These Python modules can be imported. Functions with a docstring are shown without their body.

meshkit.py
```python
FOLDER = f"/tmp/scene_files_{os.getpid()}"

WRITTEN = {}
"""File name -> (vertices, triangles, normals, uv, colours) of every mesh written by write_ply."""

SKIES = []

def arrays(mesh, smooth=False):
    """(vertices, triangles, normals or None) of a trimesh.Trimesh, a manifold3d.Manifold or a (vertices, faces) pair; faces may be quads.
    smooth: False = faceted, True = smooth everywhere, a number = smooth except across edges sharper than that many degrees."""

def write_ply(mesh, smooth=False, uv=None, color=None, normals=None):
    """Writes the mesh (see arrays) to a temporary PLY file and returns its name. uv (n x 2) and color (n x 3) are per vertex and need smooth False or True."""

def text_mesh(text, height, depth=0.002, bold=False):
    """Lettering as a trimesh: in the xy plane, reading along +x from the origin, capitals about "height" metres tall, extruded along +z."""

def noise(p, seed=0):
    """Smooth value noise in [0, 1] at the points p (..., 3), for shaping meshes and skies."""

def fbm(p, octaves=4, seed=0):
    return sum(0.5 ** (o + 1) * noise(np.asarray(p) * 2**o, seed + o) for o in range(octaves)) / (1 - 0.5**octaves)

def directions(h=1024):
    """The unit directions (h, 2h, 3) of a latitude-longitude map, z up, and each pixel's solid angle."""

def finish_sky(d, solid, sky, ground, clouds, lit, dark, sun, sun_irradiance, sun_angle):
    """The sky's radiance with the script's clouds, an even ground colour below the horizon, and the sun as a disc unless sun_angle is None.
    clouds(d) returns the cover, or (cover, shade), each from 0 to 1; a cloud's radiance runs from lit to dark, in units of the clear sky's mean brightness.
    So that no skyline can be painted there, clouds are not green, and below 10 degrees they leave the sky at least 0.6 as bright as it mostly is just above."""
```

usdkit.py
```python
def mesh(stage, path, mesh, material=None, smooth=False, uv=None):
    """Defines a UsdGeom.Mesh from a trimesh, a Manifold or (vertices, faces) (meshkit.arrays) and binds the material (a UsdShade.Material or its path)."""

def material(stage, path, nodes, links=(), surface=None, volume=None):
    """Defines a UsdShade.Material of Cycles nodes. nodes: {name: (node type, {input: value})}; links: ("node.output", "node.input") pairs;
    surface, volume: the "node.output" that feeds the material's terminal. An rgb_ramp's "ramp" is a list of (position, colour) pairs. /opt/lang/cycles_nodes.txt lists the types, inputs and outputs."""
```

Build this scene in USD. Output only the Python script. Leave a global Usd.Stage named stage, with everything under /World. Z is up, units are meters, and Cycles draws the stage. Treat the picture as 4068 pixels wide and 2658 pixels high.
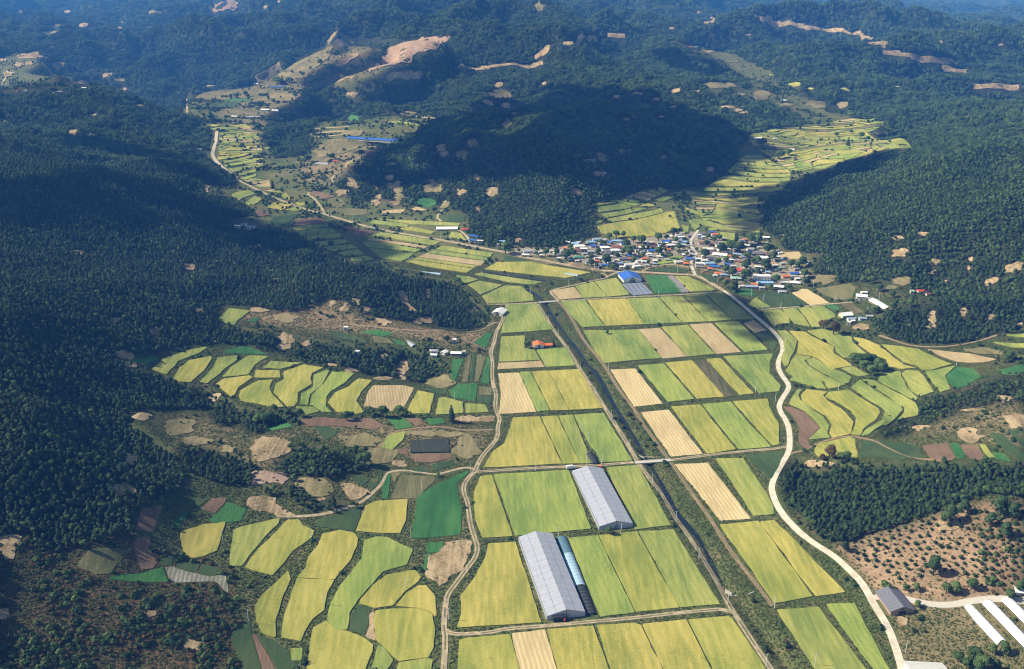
import math, re
import numpy as np, trimesh, usdkit, meshkit
from scipy.interpolate import RBFInterpolator
from scipy.spatial import Delaunay
from shapely.geometry import Polygon, Point, LineString
from shapely import contains_xy
from PIL import Image, ImageDraw
from pxr import Usd, UsdGeom, UsdLux, UsdShade, Gf, Sdf, Vt

stage = Usd.Stage.CreateInMemory()
UsdGeom.SetStageUpAxis(stage, 'Z'); UsdGeom.SetStageMetersPerUnit(stage, 1.0)
UsdGeom.Xform.Define(stage, '/World')
LOOKS = '/World/Looks'
UsdGeom.Scope.Define(stage, LOOKS)

# ------------------------------------------------------------------ camera, sky, sun
CAM_H, PITCH, LENS = 385.0, 20.77, 35.0
EXPOSURE = 0.74
SUN = np.array([-0.985, 0.08, 0.0]); SUN /= np.linalg.norm(SUN)
SUN_EL = 38.5
SUN = np.array([SUN[0] * math.cos(math.radians(SUN_EL)), SUN[1] * math.cos(math.radians(SUN_EL)), math.sin(math.radians(SUN_EL))])
SUN_INT, SKY_STR = 1.05, 0.06
HAZE = 0.95e-4
cam = UsdGeom.Camera.Define(stage, '/World/camera')
cam.CreateHorizontalApertureAttr(36.0); cam.CreateFocalLengthAttr(LENS); cam.CreateExposureAttr(EXPOSURE)
cam.AddTranslateOp().Set(Gf.Vec3d(0, 0, CAM_H)); cam.AddRotateXOp().Set(90.0 - PITCH)
cam.CreateClippingRangeAttr(Gf.Vec2f(1.0, 60000.0))
dome = UsdLux.DomeLight.Define(stage, '/World/sky')
dome.GetPrim().SetCustomDataByKey('kind', 'structure')
sky = usdkit.material(stage, LOOKS + '/sky', {
    's': ('sky_texture', {'sky_type': 'single_scattering', 'sun_disc': False, 'sun_elevation': math.radians(SUN_EL), 'sun_rotation': math.atan2(SUN[0], SUN[1]), 'altitude': 100.0}),
    'b': ('background_shader', {'strength': SKY_STR})}, [('s.color', 'b.color')], surface='b.background')
UsdShade.MaterialBindingAPI.Apply(dome.GetPrim()).Bind(sky)
sun = UsdLux.DistantLight.Define(stage, '/World/sun')
sun.CreateNormalizeAttr(True); sun.CreateIntensityAttr(SUN_INT); sun.CreateAngleAttr(0.53); sun.CreateColorAttr(Gf.Vec3f(1.0, 0.93, 0.80))
sun.AddRotateZOp().Set(math.degrees(math.atan2(SUN[0], -SUN[1]))); sun.AddRotateXOp().Set(90.0 - SUN_EL)

# ------------------------------------------------------------------ picture plane <-> ground
F = 4068 * LENS / 36.0
CT, ST = math.cos(math.radians(PITCH)), math.sin(math.radians(PITCH))
TILE = {'D': (0, 0, 1 / 1.70924)}
for i, x in enumerate((0, 1000, 2000, 3000)):
    s = 2380 / 1068 if i == 3 else 2367 / 1020
    for r, y in (('A', 0), ('B', 660), ('C', 1320)):
        TILE[r + str(i + 1)] = (x, y, s)
    TILE['E' + str(i + 1)] = (x, 1980, 2380 / 1068 if i == 3 else 2339 / 1020)
TILE |= {'V1': (2040, 900, 5.95), 'V2': (2400, 880, 5.95), 'V3': (2760, 880, 5.1739), 'V4': (3200, 1080, 4.76), 'V5': (1600, 840, 5.1739)}

def ph(tile, pts):
    ox, oy, s = TILE[tile]
    return np.asarray(pts, float) / s + (ox, oy)

def rays(p):
    """azimuth and tangent of elevation of photo points"""
    p = np.atleast_2d(p)
    u, v = (p[:, 0] - 2034) / F, (p[:, 1] - 1329) / F
    y, z = CT - v * ST, -(ST + v * CT)
    return np.arctan2(u, y), z / np.hypot(u, y)

def project(P):
    P = np.atleast_2d(P)
    y, z = P[:, 1], P[:, 2] - CAM_H
    dep = y * CT - z * ST
    return np.stack([2034 + F * P[:, 0] / dep, 1329 - F * (y * ST + z * CT) / dep], 1)

# ------------------------------------------------------------------ terrain: control points (picture x, picture y at 2380 wide, height)
CP = '''1000 1555 0;1400 1555 0;1780 1555 0;2080 1555 0;1040 1460 0;1300 1400 0;1100 1250 0;1300 1100 0;1155 960 1;1150 850 2;1150 720 5;1260 705 4;1480 1075 0;1700 1410 0;1830 1000 1;1500 850 2;1800 770 4;1680 670 8;1420 635 10;1170 580 12;950 560 13;750 495 16;800 560 14;650 450 19;560 420 22;490 330 30;440 240 45;1000 620 11;1100 650 8
1450 590 11;1600 600 11;1600 540 14;1450 500 15;1750 480 18;1680 420 22;1850 400 28;1900 350 33;2050 330 38;1800 320 40;1990 280 50;1900 240 66
400 860 22;500 920 16;600 880 14;850 900 8;1000 940 5;1130 950 2;850 965 6;350 850 26;700 840 13;950 800 9;1100 800 4;800 755 14;600 740 22;510 740 26
430 1260 14;560 1300 8;700 1230 7;850 1250 5;600 1450 4;700 1540 2;960 1150 4;900 1000 8;1050 1050 3;700 960 13;780 1080 14;600 1050 20;700 1150 12;850 1120 7;450 1150 26;330 1200 34;330 1300 24;560 1500 8;450 1400 18
0 1555 36;0 1350 46;0 1250 54;250 1450 26;150 1300 38;300 1555 18;450 1530 12
560 690 30;700 640 30;900 645 26;1040 665 20;1100 690 13;1145 740 5;900 720 16;700 715 20;1000 750 10;640 600 20;560 560 22;750 590 16
300 212 100;150 218 104;0 240 110;400 228 82;455 265 52;200 300 72;350 290 66;440 330 42;0 300 82;500 380 30
300 337 86;150 322 104;0 345 112;430 378 55;520 420 28;250 376 72;100 380 90
250 402 98;100 425 106;400 442 66;540 492 32;630 540 17;300 470 70;450 500 42;0 520 106;150 530 84
100 580 84;300 620 60;450 620 38;100 750 86;0 900 96;300 800 46;450 700 36;560 740 24;300 900 46;420 880 26;150 1000 66;0 1100 76;300 1100 40;420 1000 24;0 700 106;450 800 30;200 1200 54
1380 545 12;1090 545 14;1000 480 18;800 450 20;1350 215 128;1200 232 118;1000 314 74;905 366 44;1550 262 104;1700 338 48;1715 372 28;1700 400 24;1590 440 20;1200 380 76;1400 350 92;1300 470 44;1100 440 36;900 412 34;1500 400 56;1430 455 22
1000 285 62;850 320 44;700 340 36;620 330 34;600 250 46;1300 150 116;1000 200 80;1500 180 102;1700 240 74;850 230 62
1100 60 182;1250 0 245;800 60 156;650 110 122;450 180 74;1400 60 172;1400 0 220;900 0 215;1550 140 148;1630 160 118;700 20 170
420 50 150;300 100 110;200 145 72;300 50 100;100 80 92;400 20 122;550 20 128;100 150 62;0 60 96;250 185 52;0 0 120;200 10 120
1430 30 150;1500 70 118;1650 110 96;1850 200 66;1750 170 76
1750 40 190;1900 65 172;2050 105 150;2200 150 132;2260 190 120;2380 200 132;2210 33 186;2300 52 164;2380 60 170;1880 12 204;1960 36 186;1790 0 232;2060 84 150;2000 180 100;2100 220 88
2100 5 182;2000 3 182;2350 34 122;2300 15 62;2200 0 70;2380 18 70
2100 348 84;2250 352 108;1950 382 52;1850 425 30;1775 475 17;1780 540 13;1830 592 12;1900 640 10;2000 675 13;2150 695 17;2000 500 60;2200 500 92;2100 600 46;2350 600 70;2380 450 118;1900 520 36;2200 640 32;2380 680 42;2300 690 28
2200 250 92;2380 300 112;2150 310 64;2050 240 76
2030 762 9;2200 703 36;2100 800 11;2100 730 24;2380 675 50;2380 772 20;2250 770 20;1850 800 3;1900 980 4;2100 950 10;2250 870 15;2200 805 12;2380 820 18;2000 800 6;1950 740 7;1900 700 8
2200 925 21;2350 890 28;2040 1000 9;2300 1035 20;2000 1025 6;2150 1050 13;2380 960 26
1815 1085 3;1822 1180 2;1900 1255 3;1975 1275 4;2000 1085 20;2200 1080 33;2380 1090 42;2100 1180 24;2250 1200 28;2380 1250 33;2040 1385 2;2200 1400 5;2380 1400 9;2380 1555 6;2150 1555 1;2200 1300 16;2100 1270 12;1900 1180 10'''
XYZ = '''-20 1500 62;-8 2150 50;-5 2250 46;0 2230 48;3 2180 46;-20 1900 60;8 2300 55;-20 2600 55;14 2050 62;18 2000 60;-14 1200 18;-45 500 56;-45 1000 110;-45 2000 130;-45 4000 150;-45 8000 150;45 500 40;45 1000 80;45 2000 140;45 4000 180;45 8000 150;0 6000 380;-5 5000 330;4 5200 330;10 6500 240;-25 9000 160;-12 9000 180;0 12000 100;20 12000 60;-30 12000 100;30 12000 70;30 7000 120;-45 12000 100;45 12000 80;0 200 0;-30 200 26;30 200 5;-45 220 40;45 220 20;0 120 0;-40 120 24;40 120 10;22.8 4500 95;26 4300 95;20 4600 100;17.6 4700 90;24 5600 60;24 7000 40;20 6600 40;18 7000 40;15 5200 120;26 5800 60;22 9000 70;26 9500 60;20 9500 80;-17.6 4900 78;-20.3 4300 62;-22.6 3900 58;-35 350 40;36 420 12;35 700 40;-34 700 84'''

ctrl = []
for part in CP.replace('\n', ';').split(';'):
    x, y, z = map(float, part.split())
    a, t = rays([[x * 1.70924, y * 1.70924]])
    d = (z - CAM_H) / t[0]
    if not (100 < d < 13000): print('bad ctrl', x, y, z, d)
    ctrl.append((a[0], math.log(d), z))
for part in XYZ.split(';'):
    a, d, z = map(float, part.split())
    ctrl.append((math.radians(a), math.log(d), z))
ctrl = np.array(ctrl)
rbf = RBFInterpolator(ctrl[:, :2], ctrl[:, 2], kernel='linear', smoothing=0.002)
FINE = math.radians(35.0)
AZ = np.concatenate([np.linspace(-math.pi, -FINE, 26)[:-1], np.linspace(-FINE, FINE, 421), np.linspace(FINE, math.pi, 26)[1:]])
DD = np.exp(np.concatenate([np.linspace(math.log(60), math.log(330), 20)[:-1], np.linspace(math.log(330), math.log(9000), 480), np.linspace(math.log(9000), math.log(14000), 12)[1:]]))
ga, gl = np.meshgrid(np.clip(AZ, -0.79, 0.79), np.log(np.maximum(DD, 125)), indexing='ij')
Z = rbf(np.stack([ga.ravel(), gl.ravel()], 1)).reshape(ga.shape)
gx, gy = np.sin(AZ)[:, None] * DD, np.cos(AZ)[:, None] * DD
from scipy.ndimage import gaussian_filter, map_coordinates
# smoother base; then gullies and spurs on the hills only
Z = gaussian_filter(Z, (3.0, 3.0), mode='nearest')
away = np.clip((np.abs(AZ)[:, None] - 0.72) / 0.6, 0, 1); Z = Z * (1 - away) + 70 * away

# screen mask of open (unwooded) land
MS = 0.5   # mask pixels per photo pixel
mask = Image.new('L', (int(4068 * MS), int(2658 * MS)), 1)
mdraw = ImageDraw.Draw(mask)
def mpoly(tile, pts, val):
    mdraw.polygon([tuple(q) for q in ph(tile, pts) * MS], fill=val)
OPEN = [
 [(0,1700),(-60,1330),(0,1255),(60,1240),(130,1290),(200,1275),(300,1240),(330,1190),(400,1165),(430,1120),(425,1080),(400,1050),(350,1010),(290,970),(330,950),(400,955),(520,950),(545,935),(480,895),(440,890),(385,870),(345,852),(290,848),(280,828),(345,826),(440,803),(500,800),(560,803),(600,800),(640,812),(640,764),(580,762),(505,754),(492,727),(520,712),(590,712),(640,725),(700,721),(740,706),(760,695),(800,700),(850,735),(900,742),(960,748),(1000,756),(1080,766),(1130,762),(1150,735),(1120,715),(1090,690),(1070,655),(1000,642),(930,634),(890,615),(880,605),(800,600),(720,565),(690,540),(660,525),(600,528),(540,525),(535,510),(590,500),(570,470),(545,455),(475,445),(470,430),(540,435),(555,425),(520,390),(490,365),(488,340),(505,325),(500,300),(470,270),(440,262),(432,240),(440,225),(500,205),(590,195),(640,165),(700,130),(770,98),(830,85),(905,92),(1045,85),(1020,110),(880,155),(820,185),(740,210),(700,235),(650,255),(625,270),(615,300),(620,340),(640,370),(700,360),(730,325),(720,300),(740,285),(800,275),(840,280),(880,265),(950,265),(1025,258),(1020,280),(960,300),(920,320),(900,335),(830,380),(810,400),(775,430),(800,445),(880,460),(940,475),(1000,480),(1060,490),(1090,500),(1085,530),(1110,560),(1170,578),(1250,578),(1310,572),(1340,557),(1390,550),(1385,520),(1370,490),(1380,470),(1430,455),(1470,450),(1590,440),(1640,430),(1690,410),(1718,372),(1712,350),(1740,315),(1790,300),(1870,290),(1950,285),(1990,265),(2050,275),(2060,290),(2020,310),(2120,345),(2050,348),(2010,365),(1930,392),(1880,415),(1830,437),(1780,460),(1770,480),(1780,540),(1800,550),(1820,580),(1870,590),(1920,590),(1880,620),(1890,640),(1940,660),(1990,655),(2060,655),(2100,660),(2160,690),(2200,692),(2170,703),(2060,715),(2020,745),(2030,770),(2080,790),(2120,800),(2200,800),(2290,790),(2330,778),(2420,770),(2420,870),(2330,872),(2380,872),(2420,1700)],
 [(420,215),(500,203),(640,200),(700,190),(770,170),(860,160),(960,140),(900,170),(830,195),(740,215)],
 [(1500,75),(1530,90),(1700,125),(1790,165),(1820,190),(1900,235),(1990,265),(1900,285),(1800,235),(1660,215),(1620,195),(1700,205),(1760,205),(1700,165),(1640,125),(1560,100)],
 [(0,125),(90,120),(110,150),(60,165),(170,180),(160,205),(0,212)],
]
GROVES = [
 [(655,775),(760,790),(850,800),(950,803),(1000,830),(1040,850),(1035,880),(980,892),(950,885),(850,870),(780,850),(700,832),(640,812),(585,800),(585,765)],
 [(640,1080),(680,1040),(740,1035),(800,1045),(850,1065),(862,1080),(830,1100),(790,1100),(770,1120),(740,1110),(680,1105),(640,1100)],
 [(500,945),(560,945),(640,955),(705,968),(705,985),(640,1000),(590,1010),(560,985),(500,990)],
 [(430,1100),(425,1040),(470,1030),(540,1050),(590,1070),(580,1130),(520,1130),(470,1110)],
 [(670,1110),(760,1150),(820,1172),(855,1187),(780,1195),(700,1183),(660,1150)],
 [(2030,1003),(2130,925),(2250,890),(2320,870),(2400,868),(2400,930),(2280,945),(2180,975),(2110,1012),(2050,1015)],
 [(1815,1090),(1850,1062),(1900,1068),(2000,1078),(2100,1072),(2200,1072),(2300,1070),(2400,1080),(2400,1160),(2300,1150),(2200,1180),(2150,1200),(2100,1220),(2040,1235),(1960,1262),(1900,1257),(1860,1205),(1825,1150)],
 [(770,430),(800,418),(850,430),(880,455),(840,470),(800,455)],
 [(610,1120),(640,1135),(640,1155),(610,1150)],
]
GROVES_T = [('A2', [(440,760),(700,620),(850,560),(1000,520),(1190,480),(1180,560),(1000,640),(800,690),(600,760),(470,770)]), ('A2', [(700,500),(760,470),(860,400),(930,360),(980,400),(900,440),(780,510)]),
 ('A2', [(1000,360),(1180,390),(1280,400),(1240,440),(1120,420),(1030,400)]), ('A2', [(550,800),(800,760),(930,780),(900,880),(700,890),(470,870)]), ('A2', [(200,740),(380,730),(400,760),(260,780)]), ('A2',[(1180,460),(1230,430),(1390,410),(1380,460),(1280,530),(1220,560)])]
for p in OPEN: mpoly('D', p, 0)
for p in GROVES: mpoly('D', p, 1)
for t, p in GROVES_T: mpoly(t, p, 1)

def azcol(a):
    return np.interp(a, AZ, np.arange(len(AZ)))
LD = np.log(DD)
def tz(x, y, zz=None):
    """terrain height at world points"""
    zz = Z if zz is None else zz
    x, y = np.asarray(x, float), np.asarray(y, float)
    return map_coordinates(zz, [azcol(np.arctan2(x, y)), np.interp(np.log(np.hypot(x, y) + 1e-9), LD, np.arange(len(DD)))], order=1, mode='nearest')
def ground(p):
    """world points on the ground seen at photo points"""
    a, t = rays(p)
    out = np.zeros((len(a), 3))
    for s in range(0, len(a), 4000):
        aa, tt = a[s:s + 4000], t[s:s + 4000]
        ci = azcol(aa); c0 = np.clip(ci.astype(int), 0, len(AZ) - 2); w = (ci - c0)[:, None]
        prof = Z[c0] * (1 - w) + Z[c0 + 1] * w
        el = (prof - CAM_H) / DD[None, :]
        hit = el >= tt[:, None]
        k = np.where(hit.any(1), hit.argmax(1), len(DD) - 1); k = np.maximum(k, 1)
        i = np.arange(len(aa))
        e0, e1 = el[i, k - 1], el[i, k]
        f = np.clip((tt - e0) / np.where(np.abs(e1 - e0) < 1e-12, 1, e1 - e0), 0, 1)
        # exact along the straight cell: height and ray are both linear in d
        d0, d1, z0, z1 = DD[k - 1], DD[k], prof[i, k - 1], prof[i, k]
        g0, g1 = z0 - CAM_H - tt * d0, z1 - CAM_H - tt * d1
        f = np.clip(-g0 / np.where(np.abs(g1 - g0) < 1e-12, 1, g1 - g0), 0, 1)
        d = d0 + f * (d1 - d0)
        out[s:s + 4000] = np.stack([np.sin(aa) * d, np.cos(aa) * d, z0 + f * (z1 - z0)], 1)
    return out
def G(tile, pts):
    return ground(ph(tile, pts))
def seen(P, slack=2.0):
    """whether world points are visible over the terrain in front of them"""
    P = np.atleast_2d(P); d = np.hypot(P[:, 0], P[:, 1])
    el = (P[:, 2] + slack - CAM_H) / d
    mx = map_coordinates(HORI, [azcol(np.arctan2(P[:, 0], P[:, 1])), np.clip(np.interp(np.log(d), LD, np.arange(len(DD))) - 1.5, 0, None)], order=1, mode='nearest')
    return el >= mx
def hori():
    return np.maximum.accumulate((Z - CAM_H) / DD[None, :], axis=1)
def maskat(P):
    q = project(P) * MS
    m = np.asarray(mask)
    x, y = q[:, 0].astype(int), q[:, 1].astype(int)
    ok = (x >= 0) & (y >= 0) & (x < m.shape[1]) & (y < m.shape[0])
    v = np.ones(len(q), int); v[ok] = m[y[ok], x[ok]]
    below = (y >= m.shape[0]) & (x > -400) & (x < m.shape[1] + 400)
    v[below] = 0
    return v
HORI = hori()
verts = np.stack([gx.ravel(), gy.ravel(), Z.ravel()], 1)
front = (verts[:, 1] > 0)
op = np.zeros(len(verts)); vis = front & seen(verts, 3.0)
op[vis] = 1 - maskat(verts[vis])
op = gaussian_filter(op.reshape(Z.shape), (2.5, 2.5))
hill = np.clip(1 - op * 1.3, 0, 1) ** 1.5
w3 = lambda s: np.stack([gx / s, gy / s, np.zeros_like(gx)], -1)
ridge = lambda s, seed, o=3: 1 - np.abs(2 * meshkit.fbm(w3(s), o, seed) - 1) * 1.6
far = np.clip((DD[None, :] - 1500) / 2500, 0, 1)
Z = Z + hill * ((ridge(230, 3) - 0.74) * (22 + 34 * far) + (ridge(95, 9, 2) - 0.74) * (9 + 9 * far) + (meshkit.fbm(w3(30), 2, 5) - 0.5) * 3)
Z = Z + np.clip((DD[None, :] - 1900) / 900, 0, 1) * hill * ((ridge(680, 21, 2) - 0.78) * 125 + (ridge(330, 41, 2) - 0.78) * 60)
# the low end of the middle hill stays under the sight line to the long barn behind it
px_l, px_r = [(1375, 558)], [(1600, 566)]
aL, tL = rays(px_l); aR, tR = rays(px_r)
HORI = hori()
dB = np.hypot(*ground(px_l)[0, :2])
capw = np.clip((AZ - aL[0] + .006) / .006, 0, 1) * np.clip((aR[0] + .030 - AZ) / .030, 0, 1)
tt_ = np.interp(AZ, [aL[0], aR[0]], [tL[0], tR[0]]) + np.clip((AZ - aR[0]) * .35, 0, 1)
cap = CAM_H + tt_[:, None] * DD[None, :] - 9.0
inr = (capw[:, None] > 0) & (DD[None, :] < dB - 15) & (DD[None, :] > 1350)
Z = np.where(inr & (Z > cap), Z * (1 - capw[:, None]) + cap * capw[:, None], Z)
zB = float(ground(px_l)[0, 2])
pad = (capw[:, None] > .5) & (np.abs(DD[None, :] - dB) < 60)
Z = np.where(pad, np.minimum(Z, zB), Z)
HORI = hori()
# stream bed cut into the valley floor
STREAM_PX = [(1225,672),(1245,682),(1265,698),(1290,740),(1315,775),(1342,810),(1365,845),(1385,862),(1402,890),(1422,930),(1447,970),(1470,1005),(1490,1040),(1506,1070),(1526,1100),(1542,1130),(1558,1160),(1582,1200),(1620,1240),(1642,1280),(1662,1320),(1690,1370),(1713,1392),(1728,1412),(1752,1442),(1782,1482),(1812,1522),(1838,1565),(1870,1620)]
stream_w = G('D', STREAM_PX)
stream_line = LineString(stream_w[:, :2])
near = (gy > 300) & (gy < 1500) & (np.abs(gx) < 500) & (np.abs(AZ)[:, None] < FINE)
ii = np.argwhere(near)
from shapely import distance, points as spoints
dist = distance(spoints(gx[near], gy[near]), stream_line)
cut = 2.3 * np.exp(-(dist / 4.5) ** 2)
Z[near] -= cut
HORI = hori()

# ------------------------------------------------------------------ materials
MATS = {}
def mat(name, nodes, links, surface):
    MATS[name] = usdkit.material(stage, LOOKS + '/' + name, nodes, links, surface=surface)
    return MATS[name]
def plain(name, col, rough=0.8, spec=0.2, var=0.15, scale=1.5, metal=0.0):
    a = [c * (1 - var) for c in col]; b = [min(1, c * (1 + var)) for c in col]
    return mat(name, {'g': ('geometry', {}), 'n': ('noise_texture', {'scale': scale, 'detail': 4.0}), 'r': ('rgb_ramp', {'ramp': [(0.3, a), (0.7, b)]}),
        'p': ('principled_bsdf', {'roughness': rough, 'specular_ior_level': spec, 'metallic': metal})},
        [('g.position', 'n.vector'), ('n.fac', 'r.fac'), ('r.color', 'p.base_color')], 'p.BSDF')
def crop(name, cols, big=0.035, fine=1.3, rows=None, bump=0.35, spots=None, rot=10.2):
    """a crop: broad blotches through the colours, fine leaf grain, faint rows along the field"""
    n = {'g': ('geometry', {}), 'm': ('mapping', {'scale': (1.0, 0.35, 1.0), 'rotation': (0, 0, math.radians(-rot))}),
         'ms2': ('mapping', {'scale': (1.6, 0.10, 1.0), 'rotation': (0, 0, math.radians(-rot))}), 'n1': ('noise_texture', {'scale': big, 'detail': 5.0, 'roughness': 0.62}), 'n2': ('noise_texture', {'scale': fine, 'detail': 3.0, 'roughness': 0.7}),
         'n3': ('noise_texture', {'scale': 0.22, 'detail': 4.0, 'roughness': 0.65}),
         'a': ('math', {'math_type': 'multiply_add', 'value2': 0.42, 'value3': 0.0}), 'b': ('math', {'math_type': 'multiply_add', 'value2': 0.33}),
         'c': ('math', {'math_type': 'multiply_add', 'value2': 0.30}),
         'r': ('rgb_ramp', {'ramp': [(0.445 + 0.15 * i / max(1, len(cols) - 1), c) for i, c in enumerate(cols)]}),
         'bu': ('bump', {'strength': bump, 'distance': 0.4}), 'p': ('principled_bsdf', {'roughness': 0.85, 'specular_ior_level': 0.12})}
    l = [('g.position', 'm.vector'), ('m.vector', 'n1.vector'), ('g.position', 'n2.vector'), ('g.position', 'ms2.vector'), ('ms2.vector', 'n3.vector'), ('n1.fac', 'a.value1'), ('n2.fac', 'b.value1'), ('a.value', 'b.value3'),
         ('n3.fac', 'c.value1'), ('b.value', 'c.value3'), ('c.value', 'r.fac'), ('n2.fac', 'bu.height'), ('bu.normal', 'p.normal')]
    src = 'r.color'
    if rows:
        period, dark, amount = rows
        n |= {'mr': ('mapping', {'rotation': (0, 0, math.radians(-rot))}), 'w': ('wave_texture', {'scale': 0.314 / period, 'distortion': 1.2, 'detail': 2.0, 'detail_scale': 0.4}),
              'wr': ('math', {'math_type': 'multiply', 'value2': amount}), 'mx': ('mix_color', {'b': dark})}
        l += [('g.position', 'mr.vector'), ('mr.vector', 'w.vector'), ('w.fac', 'wr.value1'), ('wr.value', 'mx.fac'), (src, 'mx.a')]
        src = 'mx.result'
    if spots:
        n |= {'s': ('noise_texture', {'scale': 0.11, 'detail': 4.0, 'roughness': 0.7}), 'sr': ('map_range', {'from_min': 0.60, 'from_max': 0.70, 'to_max': 0.75, 'clamp': True}), 'ms': ('mix_color', {'b': spots})}
        l += [('g.position', 's.vector'), ('s.fac', 'sr.value'), ('sr.result', 'ms.fac'), (src, 'ms.a')]
        src = 'ms.result'
    return mat(name, n, l + [(src, 'p.base_color')], 'p.BSDF')
RICE_D = (0.30, 0.32, 0.05)
for i, (lo, mid, hi) in enumerate([((0.2, 0.235, 0.05), (0.34, 0.325, 0.073), (0.45, 0.4, 0.106)), ((0.22, 0.24, 0.053), (0.37, 0.335, 0.078), (0.49, 0.41, 0.112)), ((0.18, 0.225, 0.047), (0.305, 0.31, 0.068), (0.42, 0.385, 0.1))]):
    crop(f'golden_rice_{i}', [lo, mid, hi], rows=(5.0 + i, lo, 0.25), spots=(0.235, 0.235, 0.06))
for i, (lo, mid, hi) in enumerate([((0.14, 0.2, 0.05), (0.255, 0.295, 0.073), (0.37, 0.37, 0.1)), ((0.125, 0.195, 0.047), (0.23, 0.285, 0.071), (0.34, 0.36, 0.1)), ((0.155, 0.21, 0.051), (0.275, 0.305, 0.077), (0.39, 0.38, 0.106))]):
    crop(f'yellow_green_rice_{i}', [lo, mid, hi], rows=(4.2 + i, lo, 0.25), spots=(0.30, 0.29, 0.075))
crop('green_rice', [(0.16, 0.23, 0.055), (0.25, 0.31, 0.075), (0.345, 0.38, 0.09)], rows=(4.0, (0.10, 0.18, 0.03), 0.2))
crop('bright_crop', [(0.028, 0.110, 0.034), (0.045, 0.155, 0.046), (0.080, 0.20, 0.055)], rows=(2.4, (0.03, 0.10, 0.025), 0.3))
crop('dark_crop', [(0.028, 0.065, 0.024), (0.042, 0.09, 0.03), (0.075, 0.115, 0.038)], rows=(2.8, (0.09, 0.075, 0.05), 0.3))
crop('stubble', [(0.36, 0.275, 0.145), (0.47, 0.37, 0.20), (0.57, 0.46, 0.25)], rows=(2.8, (0.25, 0.195, 0.10), 0.6), spots=(0.33, 0.25, 0.14))
crop('pale_stubble', [(0.46, 0.37, 0.19), (0.60, 0.48, 0.25), (0.70, 0.57, 0.31)], rows=(3.0, (0.38, 0.29, 0.15), 0.55))
crop('brown_soil', [(0.145, 0.09, 0.06), (0.20, 0.125, 0.085), (0.26, 0.17, 0.11)], rows=(2.5, (0.11, 0.085, 0.05), 0.4), spots=(0.10, 0.11, 0.05))
crop('dry_grass', [(0.13, 0.125, 0.055), (0.205, 0.18, 0.085), (0.29, 0.24, 0.13)], fine=0.7, spots=(0.08, 0.10, 0.04))
crop('bare_sand', [(0.17, 0.135, 0.07), (0.315, 0.235, 0.135), (0.45, 0.35, 0.21)], big=0.06, fine=0.5, spots=(0.10, 0.105, 0.045))
crop('pink_soil', [(0.25, 0.165, 0.12), (0.34, 0.235, 0.17), (0.43, 0.31, 0.24)], fine=0.4, spots=(0.10, 0.12, 0.06))
crop('dry_weeds', [(0.10, 0.11, 0.045), (0.15, 0.145, 0.065), (0.21, 0.19, 0.09)], fine=0.7, rows=(3.0, (0.07, 0.09, 0.04), 0.3))
crop('black_mulch', [(0.022, 0.026, 0.024), (0.032, 0.037, 0.033), (0.05, 0.055, 0.045)], rows=(2.6, (0.07, 0.085, 0.05), 0.5))
crop('mulch_stripes', [(0.16, 0.17, 0.12), (0.26, 0.25, 0.20), (0.38, 0.36, 0.31)], rows=(2.6, (0.07, 0.10, 0.05), 0.55))
crop('grey_plastic', [(0.16, 0.19, 0.25), (0.21, 0.245, 0.32), (0.26, 0.30, 0.38)], rows=(6.0, (0.09, 0.10, 0.12), 0.5))
crop('mauve_crop', [(0.20, 0.17, 0.20), (0.26, 0.22, 0.255), (0.32, 0.28, 0.30)], rows=(2.2, (0.10, 0.14, 0.08), 0.5))
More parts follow.
